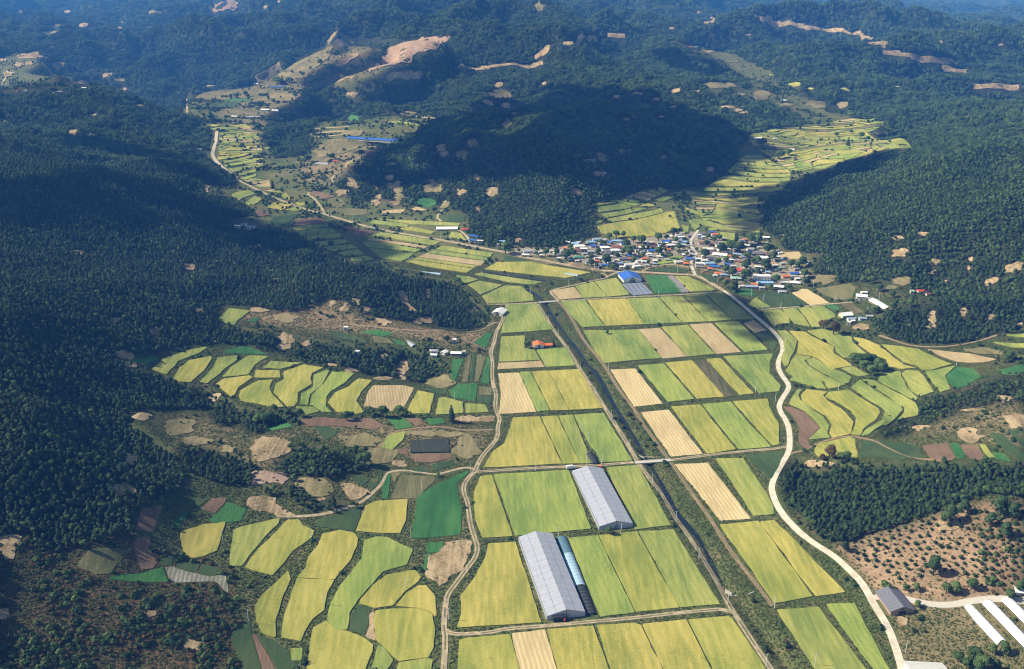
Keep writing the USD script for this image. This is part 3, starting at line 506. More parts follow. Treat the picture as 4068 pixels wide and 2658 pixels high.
# ------------------------------------------------------------------ fields
FIELDS = '''
# the top block right of stream
s B3 445,1150 650,1115 735,1215 520,1235
y B3 660,1110 835,1070 955,1208 740,1220
y B3 845,1068 1040,1035 1165,1190 965,1208
p B3 1095,1090 1270,1075 1385,1180 1190,1195
v B3 1300,1012 1500,1012 1690,1165 1395,1180
m B3 1510,1015 1570,1012 1715,1160 1640,1168
y B3 1580,1018 1700,1020 1960,1140 1920,1158 1725,1162
# the second block right of stream
y B3 535,1250 755,1240 935,1480 735,1490 620,1375
g B3 770,1240 1130,1225 1310,1462 945,1478
y B3 1135,1225 1425,1215 1645,1448 1315,1462
y B3 1440,1210 1650,1200 1885,1435 1660,1448
y B3 1665,1198 1855,1185 2110,1420 1900,1435
y B3 1870,1185 2020,1175 2310,1410 2125,1420
# the third block right of stream
y C3 735,-15 985,-15 1195,262 935,290 860,200
y C3 990,-15 1245,-22 1460,245 1200,262
s C3 1250,-25 1440,-38 1695,225 1468,245
y C3 1455,-45 1700,-65 1950,205 1705,228
s C3 1715,-70 1915,-80 2195,185 1965,205
r C3 1950,-82 2165,-95 2440,165 2225,188
s D 1728,752 1752,744 1782,768 1755,775
d D 1757,777 1783,770 1806,800 1800,816
# the fourth block right of stream
S C3 985,348 1215,338 1470,660 1205,690
R C3 1240,312 1480,292 1760,620 1520,648
g C3 1495,285 1740,262 2040,600 1790,618
w C3 1748,262 1860,252 2165,590 2050,600
g C3 1870,252 2000,240 2310,570 2180,585
y C3 2025,225 2490,200 2450,300 2460,385 2555,500 2540,550 2360,565
# the fifth block right of stream
S C3 1265,740 1525,715 1840,1125 1545,1150
g C3 1545,690 1815,668 2145,1085 1880,1125
R C3 1835,665 2095,645 2470,1060 2175,1085
g C3 2115,640 2435,618 2450,690 2540,860 2545,1035 2490,1050
# the sixth block right of stream
S C3 1575,1215 1885,1205 2282,1722 2000,1738
y D 1663,1066 1728,1066 1795,1170 1800,1196 1752,1200
d D 1732,1058 1823,1048 1812,1080 1792,1115
# the seventh block right of stream
g D 1672,1220 1762,1212 1890,1388 1800,1403
g E4 40,210 165,195 800,835 535,875
# the bottom block right of stream
y E4 190,990 560,965 1000,1530 1060,1620 590,1620
r E4 625,940 880,930 1195,1530 1210,1600 1110,1600
# the top block left of stream
y D 1182,709 1246,706 1285,767 1163,776
# the lone farmhouse's block
y C3 -20,45 200,35 195,150 285,160 335,262 -45,278
R C3 305,165 585,145 665,310 395,325
s C3 -50,285 345,265 385,322 -55,345
# the block just below the farmhouse
S C3 -50,380 145,375 305,738 -40,755 -25,560
r C3 150,370 250,365 430,725 310,738
g C3 257,365 410,358 605,722 437,727
g C3 415,358 700,345 915,705 612,722
# the block above the black tunnel
g C3 90,790 335,780 540,1215 -190,1255 -100,1100 10,1030 50,900
g C3 345,780 500,772 700,1212 550,1218
y C3 505,772 640,765 770,1090 820,1215 705,1215
R C3 650,765 925,748 1190,1190 900,1205 860,1110 790,1040
# the block holding the upper glasshouse
g D 1115,1108 1143,1104 1193,1248 1120,1252 1103,1200 1100,1150
R D 1147,1103 1322,1093 1374,1230 1198,1247
y D 1409,1088 1483,1082 1560,1222 1477,1232
# the block holding the lower glasshouse
g E2 2155,415 2405,398 2640,1135 1880,1185 1868,1165 1905,1050 1900,890 2050,700 2130,520
r E3 580,368 860,342 1200,1045 885,1085
g E3 868,340 1222,305 1602,1000 1208,1042
y E3 1228,303 1550,285 1975,970 1610,998
# the bottom block left of stream
g E2 1890,1295 1960,1275 2350,1240 2460,1640 1870,1640
S E3 75,1230 380,1195 510,1640 160,1640
g E3 395,1195 820,1165 990,1640 515,1640
G E3 845,1160 1190,1140 1250,1160 1490,1640 1005,1640
g E3 1265,1150 1665,1105 1935,1640 1498,1640
g E3 1680,1105 2050,1075 2090,1100 2339,1470 2430,1640 1945,1640
# the upper paddies right of main road
y C4 195,-15 275,-10 370,80 350,170 310,235 290,300 262,300 225,230 260,160 245,70
G C4 300,-10 440,0 500,40 690,130 700,190 780,240 860,300 700,330 560,240 510,215 365,195 385,80
y C4 460,-10 620,-30 850,45 865,90 985,195 880,200 840,215 850,235 780,230 715,175 710,130 600,70
g C4 870,45 960,60 1100,120 1230,230 1320,290 1430,320 1300,330 1180,300 1160,240 1020,190 890,90
g C4 1110,110 1440,150 1740,285 1560,340 1480,340 1430,300 1310,265 1230,200
y C4 320,250 360,200 500,225 440,255 470,300 640,400 800,465 740,490 650,505 620,470 615,440 540,430 300,380 265,345 300,300
y C4 450,245 520,230 700,335 760,350 850,400 830,450 800,460 640,385 475,290
y C4 760,320 870,305 1010,385 920,395 830,360
r C4 330,392 590,438 605,470 635,505 560,500 440,460 310,425
# the lower terraces right of main road
y C4 375,505 420,508 385,560 400,600 520,700 600,750 655,830 640,900 665,940 470,955 575,850 500,750 400,680 300,640 310,600
g C4 450,508 560,520 640,530 600,565 640,610 760,680 840,760 870,800 845,905 690,940 655,900 680,820 620,740 520,680 420,610 400,560
g C4 650,530 740,525 820,508 930,580 1090,680 1110,720 1060,780 960,860 930,915 850,905 880,840 890,760 850,700 740,630 620,570
y C4 850,490 930,420 960,450 1130,560 1280,650 1310,690 1240,770 1160,830 1130,830 1145,790 1120,760 1145,700 1110,660 980,590
y C4 940,415 1060,430 1100,460 1300,560 1420,630 1450,690 1440,740 1350,760 1240,790 1310,720 1320,670 1280,640 1100,520
y C4 1090,430 1100,390 1190,345 1285,350 1290,390 1330,450 1345,500 1440,590 1420,610 1300,545
y C4 1300,370 1330,340 1440,345 1490,390 1580,530 1470,570 1430,560 1360,495 1340,440
y C4 1500,345 1590,340 1760,300 1770,310 1680,390 1690,420 1730,510 1640,535 1580,460
v C4 1690,380 1790,305 1930,325 2000,395 1890,470 1760,505 1715,440
r C4 1120,780 1145,790 1135,825 1000,910 940,920 970,870
# the white road bend beside the terraces
b C4 245,660 320,665 440,710 575,840 470,945 480,1020 450,1040 380,980 390,840 350,770
# the patchwork below the right-hand terraces
g C4 520,1060 540,1000 700,960 830,930 885,950 910,1110 800,1105 720,1090 560,1110
d C4 930,960 1060,970 1380,1115 1290,1130 1100,1110 930,1110
d C4 1080,965 1440,1000 1500,1120 1380,1110
b C4 1480,1005 1710,980 1780,1110 1730,1140 1560,1130
v C4 1725,985 1805,990 1860,1090 1850,1120 1790,1120
b C4 1820,1000 1975,990 2030,1100 2010,1130 1950,1140 1880,1100
y C4 1985,995 2040,1000 2130,1120 2060,1110
v C4 2100,1060 2200,1080 2270,1150 2130,1130
d C4 2070,890 2190,900 2380,1070 2420,1160 2300,1120
d C4 2230,860 2380,880 2460,1040 2380,1030
# the strip fields at the far right
s C4 1510,150 1900,190 2140,240 2060,265 1900,275 1790,265
y C4 2200,25 2440,-5 2440,40 2250,35
y C4 2090,90 2440,90 2440,145 2290,140
y C4 2310,220 2440,205 2440,245
v C4 2150,340 2440,285 2440,330 2200,375
# the plots below the east village
y B4 0,1165 140,1252 30,1272 -60,1225
d B4 20,1150 120,1110 330,1130 470,1230 160,1255
S B4 325,1125 415,1090 465,1092 660,1215 490,1235
k B4 535,1085 840,1042 890,1080 855,1180 740,1192 600,1140
y B4 55,1285 215,1272 290,1320 312,1395 215,1402 165,1420
y B4 240,1268 360,1258 440,1350 490,1430 340,1395
y B4 375,1255 470,1250 600,1310 670,1360 580,1375 570,1430 500,1430 450,1340
y B4 490,1248 600,1240 700,1310 710,1340 665,1355
v B4 620,1235 690,1225 750,1260 740,1285 690,1280
w B4 760,1225 850,1215 960,1300 890,1310
s B4 215,770 390,757 412,800 390,822 230,825
v B3 2110,1150 2280,1130 2330,1200 2200,1190
d B3 1800,990 1960,1010 1985,1080 1900,1070
d B3 1310,960 1560,925 1700,960 1690,985 1420,975
r B3 1390,910 1500,850 1620,830 1660,840 1560,890 1480,905
# the left-hand terraces
y C1 1390,340 1500,240 1750,165 1930,135 1890,160 1840,195 1650,270 1580,350 1540,400 1440,365
g C1 1590,430 1650,330 1740,260 1950,220 1960,250 1900,340 1800,430 1760,470 1650,465
y C1 1840,465 1960,330 2000,240 2200,210 2190,260 2080,340 1990,420 1910,480
y C1 2040,420 2130,320 2220,260 2300,215 2480,225 2350,310 2310,370 2290,395
G C1 1990,480 2060,430 2300,400 2340,420 2200,510 2160,590 2150,610 2080,560
y C2 100,335 175,268 480,285 265,345
G C2 30,352 260,352 272,425 20,425
g C2 -120,600 -110,540 60,445 200,440 170,510 190,570 300,690 250,700 -100,640
g C2 290,365 480,300 670,330 560,380 545,430 560,480 430,560 430,640 390,690 330,690 200,555 215,480 290,440
y C2 570,400 690,350 720,360 650,490 540,580 525,680 445,665 450,570 560,510
r C2 740,360 960,385 850,480 740,545 690,600 690,690 750,745 650,740 560,680 530,680 550,580 660,480
g C2 700,650 760,560 880,510 980,430 1115,445 1010,560 970,640 1035,740 950,765 780,740
s C2 1070,540 1120,490 1400,490 1500,515 1410,690 1300,730 1030,680
g C2 1530,540 1690,570 1640,760 1500,755 1430,720
y C2 1720,610 1780,600 1950,645 1955,750 1850,760 1690,765
y C2 1965,655 2150,670 2190,740 1970,755
y C2 400,690 560,690 630,735 520,765 440,730
v C1 2060,195 2080,165 2230,130 2300,140 2480,210 2360,205
v C1 1160,285 1200,255 1400,215 1470,225 1340,310
# the clearing above the left-hand terraces
y B1 2000,1410 2110,1312 2320,1335 2200,1420 2170,1475 2060,1450
v B1 2270,1440 2340,1395 2400,1405 2330,1450
d C2 700,0 900,10 1090,100 1050,105 800,60
v C2 1260,60 1380,80 1450,130 1350,120
o C2 1100,30 1250,55 1330,120 1130,100
v B2 990,1525 1180,1510 1330,1545 1200,1580
# the plots by the foot track
v C2 1850,250 1960,250 1860,470 1832,450
o C2 1990,200 2030,200 1990,460 1940,460
d C2 2040,200 2070,200 2040,460 2005,460
o C2 2085,200 2160,230 2090,460 2050,460
v C2 2170,230 2200,230 2190,480 2110,470
d C2 1580,520 1812,512 1795,580 1700,570
v C2 1910,480 2085,470 2060,640 1840,600 1820,540
o C2 2100,500 2210,510 2210,585 2098,580
d C2 2083,592 2215,597 2192,668 2075,640
v C2 2060,80 2180,0 2220,10 2160,150 2050,100
# the dry plots below the left-hand terraces
b C2 400,830 620,780 800,800 1100,790 1240,880 1100,900 800,870 480,870
v C2 1235,790 1400,790 1500,880 1340,900
b C2 1420,790 1560,800 1590,850 1510,875
v C2 1580,790 1760,790 1790,840 1650,860
d C2 580,870 640,855 800,905 770,960 680,1000 640,970
v C2 150,870 340,830 390,870 120,920
n C2 1460,1000 1820,978 1830,1112 1457,1113
b C2 1450,1125 1840,1120 1860,1160 1680,1205 1500,1200
d C2 1650,1220 1860,1172 1880,1220 1670,1290
d C2 1460,1260 1560,1230 1630,1260 1645,1298 1480,1285
r C2 1190,1070 1260,950 1420,910 1400,1000 1300,1090
b C2 1340,1080 1440,1070 1445,1160 1400,1130
o C2 1370,1312 1700,1332 1690,1370 1520,1540 1280,1540
d C2 920,1350 980,1310 1100,1350 1020,1430
d C2 1060,1420 1110,1380 1165,1410 1110,1460
d C2 1150,1380 1180,1260 1220,1265 1190,1390
v C2 1210,1400 1255,1300 1290,1300 1270,1420 1260,1540 1195,1540
# the rounded paddies at lower left
g E1 1640,340 1650,300 1850,240 2050,220 2020,330 1970,480 1850,530 1740,550 1670,480
y E1 2130,290 2200,260 2550,185 2530,230 2400,370 2290,500 2200,620 2090,620 2110,440
g E2 0,540 60,470 330,200 430,195 470,250 565,300 540,370 380,480 230,660 190,710 50,670 -60,630
g E2 30,980 90,890 200,790 330,660 350,740 290,880 240,1050 210,1130 215,1270 100,1230 45,1130
g E2 650,330 800,295 930,320 965,370 960,440 900,560 770,720 755,742 420,726 490,640 520,540 610,430
g E2 415,732 752,748 690,860 655,1020 560,1100 500,1190 450,1310 270,1270 300,1050
R E2 1030,385 1130,350 1240,360 1330,410 1470,470 1410,610 1200,670 1080,800 960,930 890,1050 870,1200 770,1200 690,1110 720,960 800,800 1000,560
G E2 1000,920 1110,790 1230,700 1480,655 1540,720 1520,760 1380,860 1290,980 1130,1000 990,960
G E2 1310,985 1410,870 1520,800 1590,800 1670,900 1680,1090 1640,1040 1540,1005
g E2 1130,1030 1320,1010 1540,1010 1640,1060 1670,1200 1660,1360 1610,1450 1340,1490 1230,1380 1140,1290 1115,1150
g E2 560,1180 680,1120 770,1200 870,1215 1000,1265 1105,1340 1100,1400 1030,1580 500,1640 530,1340
d E2 970,980 1085,1000 1030,1245 890,1200 910,1080
y E2 1150,1345 1200,1360 1290,1480 1240,1560 1080,1580
y E2 360,1370 460,1370 450,1480 370,1480
y E2 1340,1500 1600,1460 1640,1480 1630,1640 1290,1640
G E2 1010,140 1040,70 1130,30 1420,10 1400,200 1350,320 1200,320 1060,310 955,300
# the plots around the triangular sandy lot
v E2 1500,-15 1620,-90 1860,-205 1976,-258 1980,-235 1868,-140 1885,0 1920,100 1905,335 1450,370 1480,200
d E2 570,200 750,160 1000,70 990,180 930,300 800,280 600,260
v E2 1592,405 1748,400 1743,495 1592,498
v E2 1592,507 1640,507 1620,600 1590,660 1552,635
# the small shaded plots at lower left
b E1 1290,90 1480,80 1440,200 1400,310 1230,290
b E1 1240,360 1370,345 1370,450 1430,590 1400,640 1290,650 1240,560 1210,430
d E1 1450,560 1600,490 1560,620 1460,610
d E1 1640,560 1830,600 1790,680 1590,640
d E1 1840,600 2020,640 2050,680 1900,720 1800,690
v E1 990,740 1010,710 1300,680 1490,615 1525,765 1200,760
t E1 1500,630 1560,620 1900,710 2060,690 2090,880 1960,760 1560,770
v E1 1900,200 2080,35 2250,100 2190,210 1950,230
d E1 1690,60 1770,0 1920,0 1800,90
b E1 1820,100 1930,0 2060,0 2040,60 1960,140
v E1 1550,270 1600,210 1720,80 1640,260
o E1 690,610 830,460 1070,460 1190,480 1000,690 870,700
d E1 2095,1250 2220,1120 2285,1120 2292,1240 2400,1640 2230,1640
b E2 0,1240 40,1240 250,1600 110,1600
d E2 55,1240 200,1290 330,1380 350,1450 430,1530 260,1600
# the shaded strips on the left
b B2 380,550 420,490 560,475 650,480 685,520 400,560
y B2 370,567 690,532 720,563 420,600
y B2 420,607 725,572 800,613 460,645
y B2 465,652 805,620 845,658 510,685
r B2 570,707 860,677 910,713 620,740
r B2 650,752 915,724 980,758 760,790
r B2 780,802 985,767 1060,823 870,835
y B2 900,852 1060,832 1130,863 1040,880 930,880
b B2 790,540 1140,605 1000,670
# the strips between the ditches
y B2 1110,645 1190,612 1750,700 1670,738
s B2 1050,682 1090,668 1640,742 1590,765
r B2 1020,715 1050,690 1570,770 1510,800 1060,750
r B2 1080,760 1500,808 1450,850 1380,880 1200,855
y B2 1760,735 2230,805 2200,845 1690,770
y B2 1685,778 2195,850 2170,875 1630,803
s B2 1610,806 2160,880 2110,920 1540,840
g B2 1530,845 2090,925 2050,943 1480,862
g B2 1430,885 1480,868 2045,950 1980,990 1660,940
# the strips left of village junction
g B2 2140,955 2260,888 2560,885 3130,985 2900,1035 2700,1015
n B3 -200,965 0,992 395,1052 385,1066 0,1012 -190,985
y B2 2050,1000 2120,985 2320,1020 2680,1072 2600,1100 2367,1075
y B2 1880,1010 2000,1020 2090,1050 1970,1085
y B2 1990,1095 2100,1060 2310,1100 2110,1190
y B2 2120,1200 2330,1105 2480,1110 2590,1190 2600,1245 2170,1268
d B3 0,820 250,870 230,885 0,885
# the small plots above the village road
y B2 1080,530 1120,497 1380,530 1460,550 1430,570
y B2 1120,484 1560,507 1930,530 1910,556 1500,543
g B2 1330,580 1480,560 1690,610 1660,630
d B2 870,470 990,440 1080,480 1050,520
v B2 1490,340 1550,290 1660,300 1740,340 1640,385
s B2 1170,415 1430,395 1390,435 1200,440
s B2 1460,400 1520,375 1620,405 1560,420
o B2 670,340 720,300 840,310 870,360 800,390
b B2 530,250 580,230 780,280 660,310
o B2 700,400 900,390 1050,400 1080,450 860,460
y B2 1810,660 1840,610 1930,620 1985,690
d B2 1740,490 1800,450 1980,460 1960,510 1800,515
# the small plots along the valley road
y B2 0,300 130,285 60,340 0,370
g B2 130,385 200,340 380,360 280,410
g B2 400,340 490,340 495,370 440,370
g B2 270,280 310,240 380,320 330,310
y B2 300,405 400,380 480,395 420,425
b B2 10,420 60,400 130,410 180,460 50,465
d B2 150,540 200,470 440,440 330,550
s B2 0,155 170,125 160,150 0,170
s B2 20,180 170,140 180,190
s B2 90,230 260,200 180,235
y B1 2130,270 2200,235 2300,225 2367,260 2200,325
y B1 2260,345 2367,270 2367,330 2300,365
# the plots around the blue-roofed barn
y A2 485,930 630,930 625,945 520,945
y A2 1210,1125 1390,1120 1640,1145 1610,1155
s A2 1490,1070 1700,1090 1690,1097 1500,1080
s A2 1000,1195 1130,1190 1450,1215 1430,1225
s A2 580,1185 900,1165 900,1175 600,1190
s A2 560,1240 720,1210 960,1200 960,1210
s A2 590,1265 850,1240 860,1250 620,1270
v A2 860,1100 930,1060 990,1080 985,1140
v A1 2000,930 2200,905 2330,930 2250,940
d A1 1930,960 2000,940 2200,945 2180,990 1920,990
g A2 890,1500 985,1495 985,1512 900,1515
# the upper-right range clearings
g A4 280,760 300,740 345,735 405,745 410,762 345,770
g A4 455,785 490,778 532,788 495,802
y A4 738,785 790,778 848,808 830,818 780,800
g A4 120,660 170,660 168,668 125,668
y A4 1200,757 1280,765 1278,772 1205,765
'''
TERR = '''
A1 1890,1155 2050,1155 1990,1170
A1 1940,1190 2210,1175 2190,1195 1990,1200
A1 2040,1220 2270,1205 2210,1230 2060,1235
A1 2030,1275 2070,1255 2215,1240 2190,1270
A1 2015,1330 2060,1305 2220,1290 2140,1325
A1 2040,1390 2120,1360 2340,1345 2290,1385
A1 2000,1450 2330,1405 2250,1440 2010,1480
A1 2030,1490 2360,1425 2367,1440 2060,1510
A1 2060,1518 2367,1462 2367,1500 2080,1540
A2 0,1460 130,1465 0,1500
A2 0,1540 170,1505 40,1555
A2 100,1370 180,1360 160,1380
A2 0,1430 70,1410 40,1450
B1 2100,25 2367,-18 2367,0 2150,58
B1 2180,75 2367,22 2367,55 2200,95
B1 2210,112 2367,68 2367,95 2260,130
|beside the grey valley road
A4 100,1160 160,1145 250,1150 130,1175
A4 160,1200 270,1170 385,1175 350,1200 200,1212
A4 330,1215 400,1195 460,1200 380,1225
A4 835,1050 870,1045 1100,1080 1150,1080 1130,1095
A4 840,1070 1040,1095 1020,1105
A4 830,1080 1000,1115 960,1115
A4 740,1215 870,1200 960,1245 790,1250
A4 650,1170 760,1150 800,1165 680,1185
A4 860,1150 960,1145 1380,1300 1390,1315 1310,1320 1180,1270 1060,1240
A4 1080,1280 1230,1280 1300,1318 1200,1325
A4 580,1250 710,1250 650,1270
A4 1020,1265 1110,1310 1050,1330 1030,1310
A4 340,1310 480,1285 560,1280 450,1310
A4 520,1330 800,1285 880,1320 700,1335
A4 560,1355 880,1325 990,1345 840,1365 620,1360
A4 360,1400 450,1370 540,1370 540,1395 480,1405
A4 560,1400 860,1370 950,1355 860,1400 700,1407
A4 500,1452 560,1415 780,1410 800,1443
A4 350,1450 400,1435 490,1440 510,1470 380,1490
A4 0,1415 50,1430 190,1490 0,1490
A4 260,1430 340,1408 350,1428 270,1445
A4 510,1480 760,1447 690,1493 520,1493
|in the upper-right side valley
B3 850,380 1100,345 1200,380 890,430
B3 1080,320 1130,300 1290,315 1230,345
B3 840,345 1090,328 860,372
B3 900,442 1170,392 1350,387 1200,430 960,480
B3 1230,370 1330,345 1420,365 1370,380
B3 950,492 1180,442 1460,390 1480,430 1000,520
B3 860,560 1100,512 1500,425 1580,422 1638,580 1430,640 1180,680 900,620
B3 820,510 930,505 900,530 840,550
B3 1370,320 1640,262 1640,280 1480,330
B3 1330,308 1500,260 1660,237 1640,255
B3 1700,235 2367,226 2367,240 1670,256
B3 1800,325 2060,300 2355,282 2345,345 2020,318
B3 1965,352 2350,402 2367,440 2290,428 1955,382
B3 1955,392 2290,442 2367,468 2140,476 1920,438
B3 1680,382 1890,445 1840,465 1672,408
B3 1900,492 2150,490 2367,532 2367,556 2050,538
B3 1725,482 1900,512 2100,570 2367,592 2367,618 2050,588 1800,540
B3 1700,495 1790,512 1820,560 1770,595 1730,555
B3 1990,610 2140,620 2130,720 2010,725
B3 1640,545 1715,562 1705,635 1655,600
|behind the village houses
'''
NOUN = {'g': ('golden rice paddy', 'golden_rice', 'rice_field', 'rice field'), 'G': ('deep golden rice paddy', 'golden_rice', 'rice_field', 'rice field'), 'y': ('yellow-green rice paddy', 'yellow_green_rice', 'rice_field', 'rice field'),
 'r': ('dull green rice paddy', 'green_rice', 'rice_field', 'rice field'), 'R': ('fresh green rice paddy', 'green_rice', 'rice_field', 'rice field'), 's': ('tan harvested paddy', 'stubble', 'harvested_field', 'harvested field'),
 'S': ('pale straw harvested paddy', 'pale_stubble', 'harvested_field', 'harvested field'), 'd': ('dark green crop field', 'dark_crop', 'crop_field', 'crop field'), 'v': ('bright green crop field', 'bright_crop', 'crop_field', 'crop field'),
 'b': ('brown ploughed field', 'brown_soil', 'ploughed_field', 'ploughed field'), 'o': ('dry grassy plot', 'dry_weeds', 'grassy_plot', 'grassy plot'), 'n': ('black mulched crop field', 'black_mulch', 'mulched_field', 'mulched field'),
 'p': ('grey plastic-covered vegetable bed', 'grey_plastic', 'vegetable_bed', 'vegetable bed'), 'm': ('mauve-grey crop strip', 'mauve_crop', 'crop_field', 'crop field'), 'w': ('dark weedy strip', 'weedy_strip', 'crop_field', 'crop field'),
 't': ('white-striped vegetable plot', 'mulch_stripes', 'vegetable_bed', 'vegetable bed'), 'k': ('net-fenced orchard plot with brown rows', 'dry_weeds', 'orchard_plot', 'orchard plot')}
ORD = ['leftmost', 'second from left', 'third from left', 'fourth from left', 'fifth from left', 'sixth from left', 'seventh from left', 'eighth from left', 'ninth from left', 'tenth from left', 'eleventh from left', 'twelfth from left', 'thirteenth from left', 'fourteenth from left', 'fifteenth from left', 'sixteenth from left', 'seventeenth from left', 'eighteenth from left', 'nineteenth from left', 'twentieth from left']
def nums(s): return [tuple(map(float, w.split(','))) for w in s.split()]
NTH = 'first second third fourth fifth sixth seventh eighth ninth tenth eleventh twelfth thirteenth fourteenth fifteenth sixteenth seventeenth eighteenth nineteenth twentieth twenty-first twenty-second twenty-third twenty-fourth'.split()
block, todo = '', {}
for ln in FIELDS.strip().split('\n'):
    if ln[0] == '#': block = ln[2:]; continue
    k, t, rest = ln.split(' ', 2)
    todo.setdefault(block, []).append((k, ph(t, nums(rest))))
frng = np.random.default_rng(11)
def field_mesh(photo, shrink, lift, rnd):
    w = ground(photo)
    d = np.hypot(w[:, 0], w[:, 1])
    poly = Polygon(w[:, :2]).buffer(0)
    if poly.geom_type != 'Polygon': poly = max(poly.geoms, key=lambda g: g.area)
    poly = poly.buffer(-shrink)
    if rnd and not poly.is_empty:      # edges wander a little, as planted edges do
        e = np.array(poly.exterior.segmentize(6.0).coords)[:-1]
        jit = meshkit.fbm(np.column_stack([e / 9, np.zeros(len(e))]), 2, 61) - 0.5
        c0 = np.gradient(e, axis=0); c0 /= np.linalg.norm(c0, axis=1)[:, None] + 1e-9
        poly = Polygon(e + np.column_stack([-c0[:, 1], c0[:, 0]]) * jit[:, None] * 1.3).buffer(0)
        if poly.geom_type != 'Polygon': poly = max(poly.geoms, key=lambda g: g.area)
    if rnd: poly = poly.buffer(-.8).buffer(1.6).buffer(-.8)
    if poly.is_empty: return None, None
    return poly, drape(poly, lift, lift + 0.35 + d.mean() * 0.0004)
nf = 0
for block, items in todo.items():
    kinds = {}
    for k, p in items: kinds.setdefault(k, []).append(p[:, 0].mean())
    for k, p in items:
        noun, m, name, cat = NOUN[k]
        o = sorted(kinds[k]).index(p[:, 0].mean())
        label = f'{noun}' + (f', {ORD[min(o, 19)].replace(" from", " such from")},' if len(kinds[k]) > 1 else '') + f' in {block}'
        if len(label.split()) > 16: print('long', label)
        if m in ('golden_rice', 'yellow_green_rice'): m = f'{m}_{1 if k == "G" else frng.integers(0, 3)}'
        rice = cat == 'rice field'
        d0 = (2658 - p[:, 1].mean()) / 2658
        poly, me = field_mesh(p, -0.15 if 'rounded' in block else 0.45 if 'left-hand' in block else 0.12 if d0 < .62 else 0.6, (0.6 if rice else 0.85 if k == 'n' else 0.3) + 0.8 * d0 * d0, 1.5)
        if me is None: print('lost field', label); continue
        FIELD_POLYS.append(poly); nf += 1
        single(name, me, m, label=label, cat=cat, smooth=30)
buf = []
for ln in TERR.strip().split('\n'):
    if ln[0] != '|':
        t, rest = ln.split(' ', 1); buf.append(ph(t, nums(rest))); continue
    ys = sorted(q[:, 1].mean() + 1e-6 * q[:, 0].mean() for q in buf)
    for p in buf:
        poly, me = field_mesh(p, 0.8, 1.0, 0)
        if me is None: continue
        FIELD_POLYS.append(poly)
        m = ['yellow_green_rice_0', 'yellow_green_rice_1', 'golden_rice_0', 'green_rice', 'golden_rice_2', 'yellow_green_rice_2'][frng.integers(0, 6)]
        single('rice_terrace', me, m, label=f'narrow rice terrace, {NTH[ys.index(p[:, 1].mean() + 1e-6 * p[:, 0].mean())]} from the top, ' + ln[1:], cat='rice terrace', group='rice terraces ' + ln[1:], smooth=30)
    buf = []
# the fan of narrow terraces above the village, cut by earth banks
lx = np.array([[1735,360],[1712,380],[1690,400],[1665,420],[1630,446]]); rx = np.array([[1768,360],[1800,380],[1838,398],[1836,420],[1815,446]])
N = 9
for i in range(N):
    def row(f, off): 
        return np.array([np.interp(f, [0,.25,.5,.75,1], lx[:, 0]), np.interp(f, [0,.25,.5,.75,1], lx[:, 1])]), np.array([np.interp(f, [0,.25,.5,.75,1], rx[:, 0]), np.interp(f, [0,.25,.5,.75,1], rx[:, 1])])
    (a, b), (c, d) = row(i / N + 0.012, 0), row((i + 0.86) / N, 0)
    mid1, mid2 = (a + b) / 2 + (0, 1.0 * math.sin(i)), (c + d) / 2 + (0, 1.0 * math.sin(i + 1))
    poly, me = field_mesh(np.array([a, mid1, b, d, mid2, c]) * 1.70924, 0.1, 1.0, 0)
    FIELD_POLYS.append(poly)
    single('rice_terrace', me, ['yellow_green_rice_0', 'golden_rice_0', 'yellow_green_rice_2'][i % 3], label=f'long pale rice terrace in the fan above the village, {["topmost","second","third","fourth","fifth","sixth","seventh","eighth","lowest"][i]} step', cat='rice terrace', smooth=30)

# thin terraces that fill the rest of the upper valleys, each a level strip
from shapely import union_all
from shapely.geometry import box as sbox
done = union_all([f.buffer(2.2) for f in FIELD_POLYS] + [h.buffer(3) for h in HARD])
ONES = 'first second third fourth fifth sixth seventh eighth ninth'.split()
def nth(k):
    if k < 20: return NTH[k]
    t, u = divmod(k + 1, 10); w = ['twenty', 'thirty', 'forty', 'fifty', 'sixty', 'seventy', 'eighty', 'ninety'][t - 2]
    return w + '-' + ONES[u - 1] if u else w[:-1] + 'ieth'
for where, region, depth in (('in the upper-right side valley', [(1735,325),(1790,302),(1880,296),(1990,270),(2050,278),(2055,292),(2015,312),(2110,345),(2010,362),(1930,388),(1850,400),(1800,372)], 17), ('below the side valley mouth', [(1400,468),(1470,452),(1590,442),(1640,447),(1780,462),(1772,545),(1650,535),(1600,450),(1580,440),(1400,500)], 14),
                             ('beside the grey valley road', [(505,295),(570,288),(600,310),(610,350),(615,380),(600,410),(640,440),(700,470),(640,452),(560,415),(512,372),(505,335)], 16)):
    rg = Polygon(G('D', region)[:, :2]).buffer(0).difference(done); x0, y0, x1, y1 = rg.bounds; y = y0; pcs = []
    while y < y1:
        dp = depth * frng.uniform(.7, 1.3); xs = np.arange(x0 - 40, x1 + 40, 25.0)
        off_ = lambda yy: np.column_stack([xs, yy + (meshkit.fbm(np.column_stack([xs / 90, np.full(len(xs), y0 / 90), np.zeros(len(xs))]), 2, 5) - .5) * 60])
        band = Polygon(np.vstack([off_(y), off_(y + dp - 3.2)[::-1]])).buffer(0).intersection(rg)
        for g in getattr(band, 'geoms', [band]):
            if g.geom_type == 'Polygon' and g.area > 170: pcs.append(g)
        y += dp
    pcs.sort(key=lambda g: -g.centroid.y)
    for i, g in enumerate(pcs):
        me = drape(g.buffer(-.3), 1.0, 1.9)
        if me is None: continue
        FIELD_POLYS.append(g)
        m = ['yellow_green_rice_0', 'golden_rice_1', 'green_rice', 'golden_rice_2', 'yellow_green_rice_2', 'dry_weeds', 'stubble', 'yellow_green_rice_1'][frng.integers(0, 8)]
        single('rice_terrace', me, m, label=f'thin curved farm terrace, {nth(i)} from the top, {where}', cat='rice terrace', group='thin farm terraces ' + where, smooth=30)

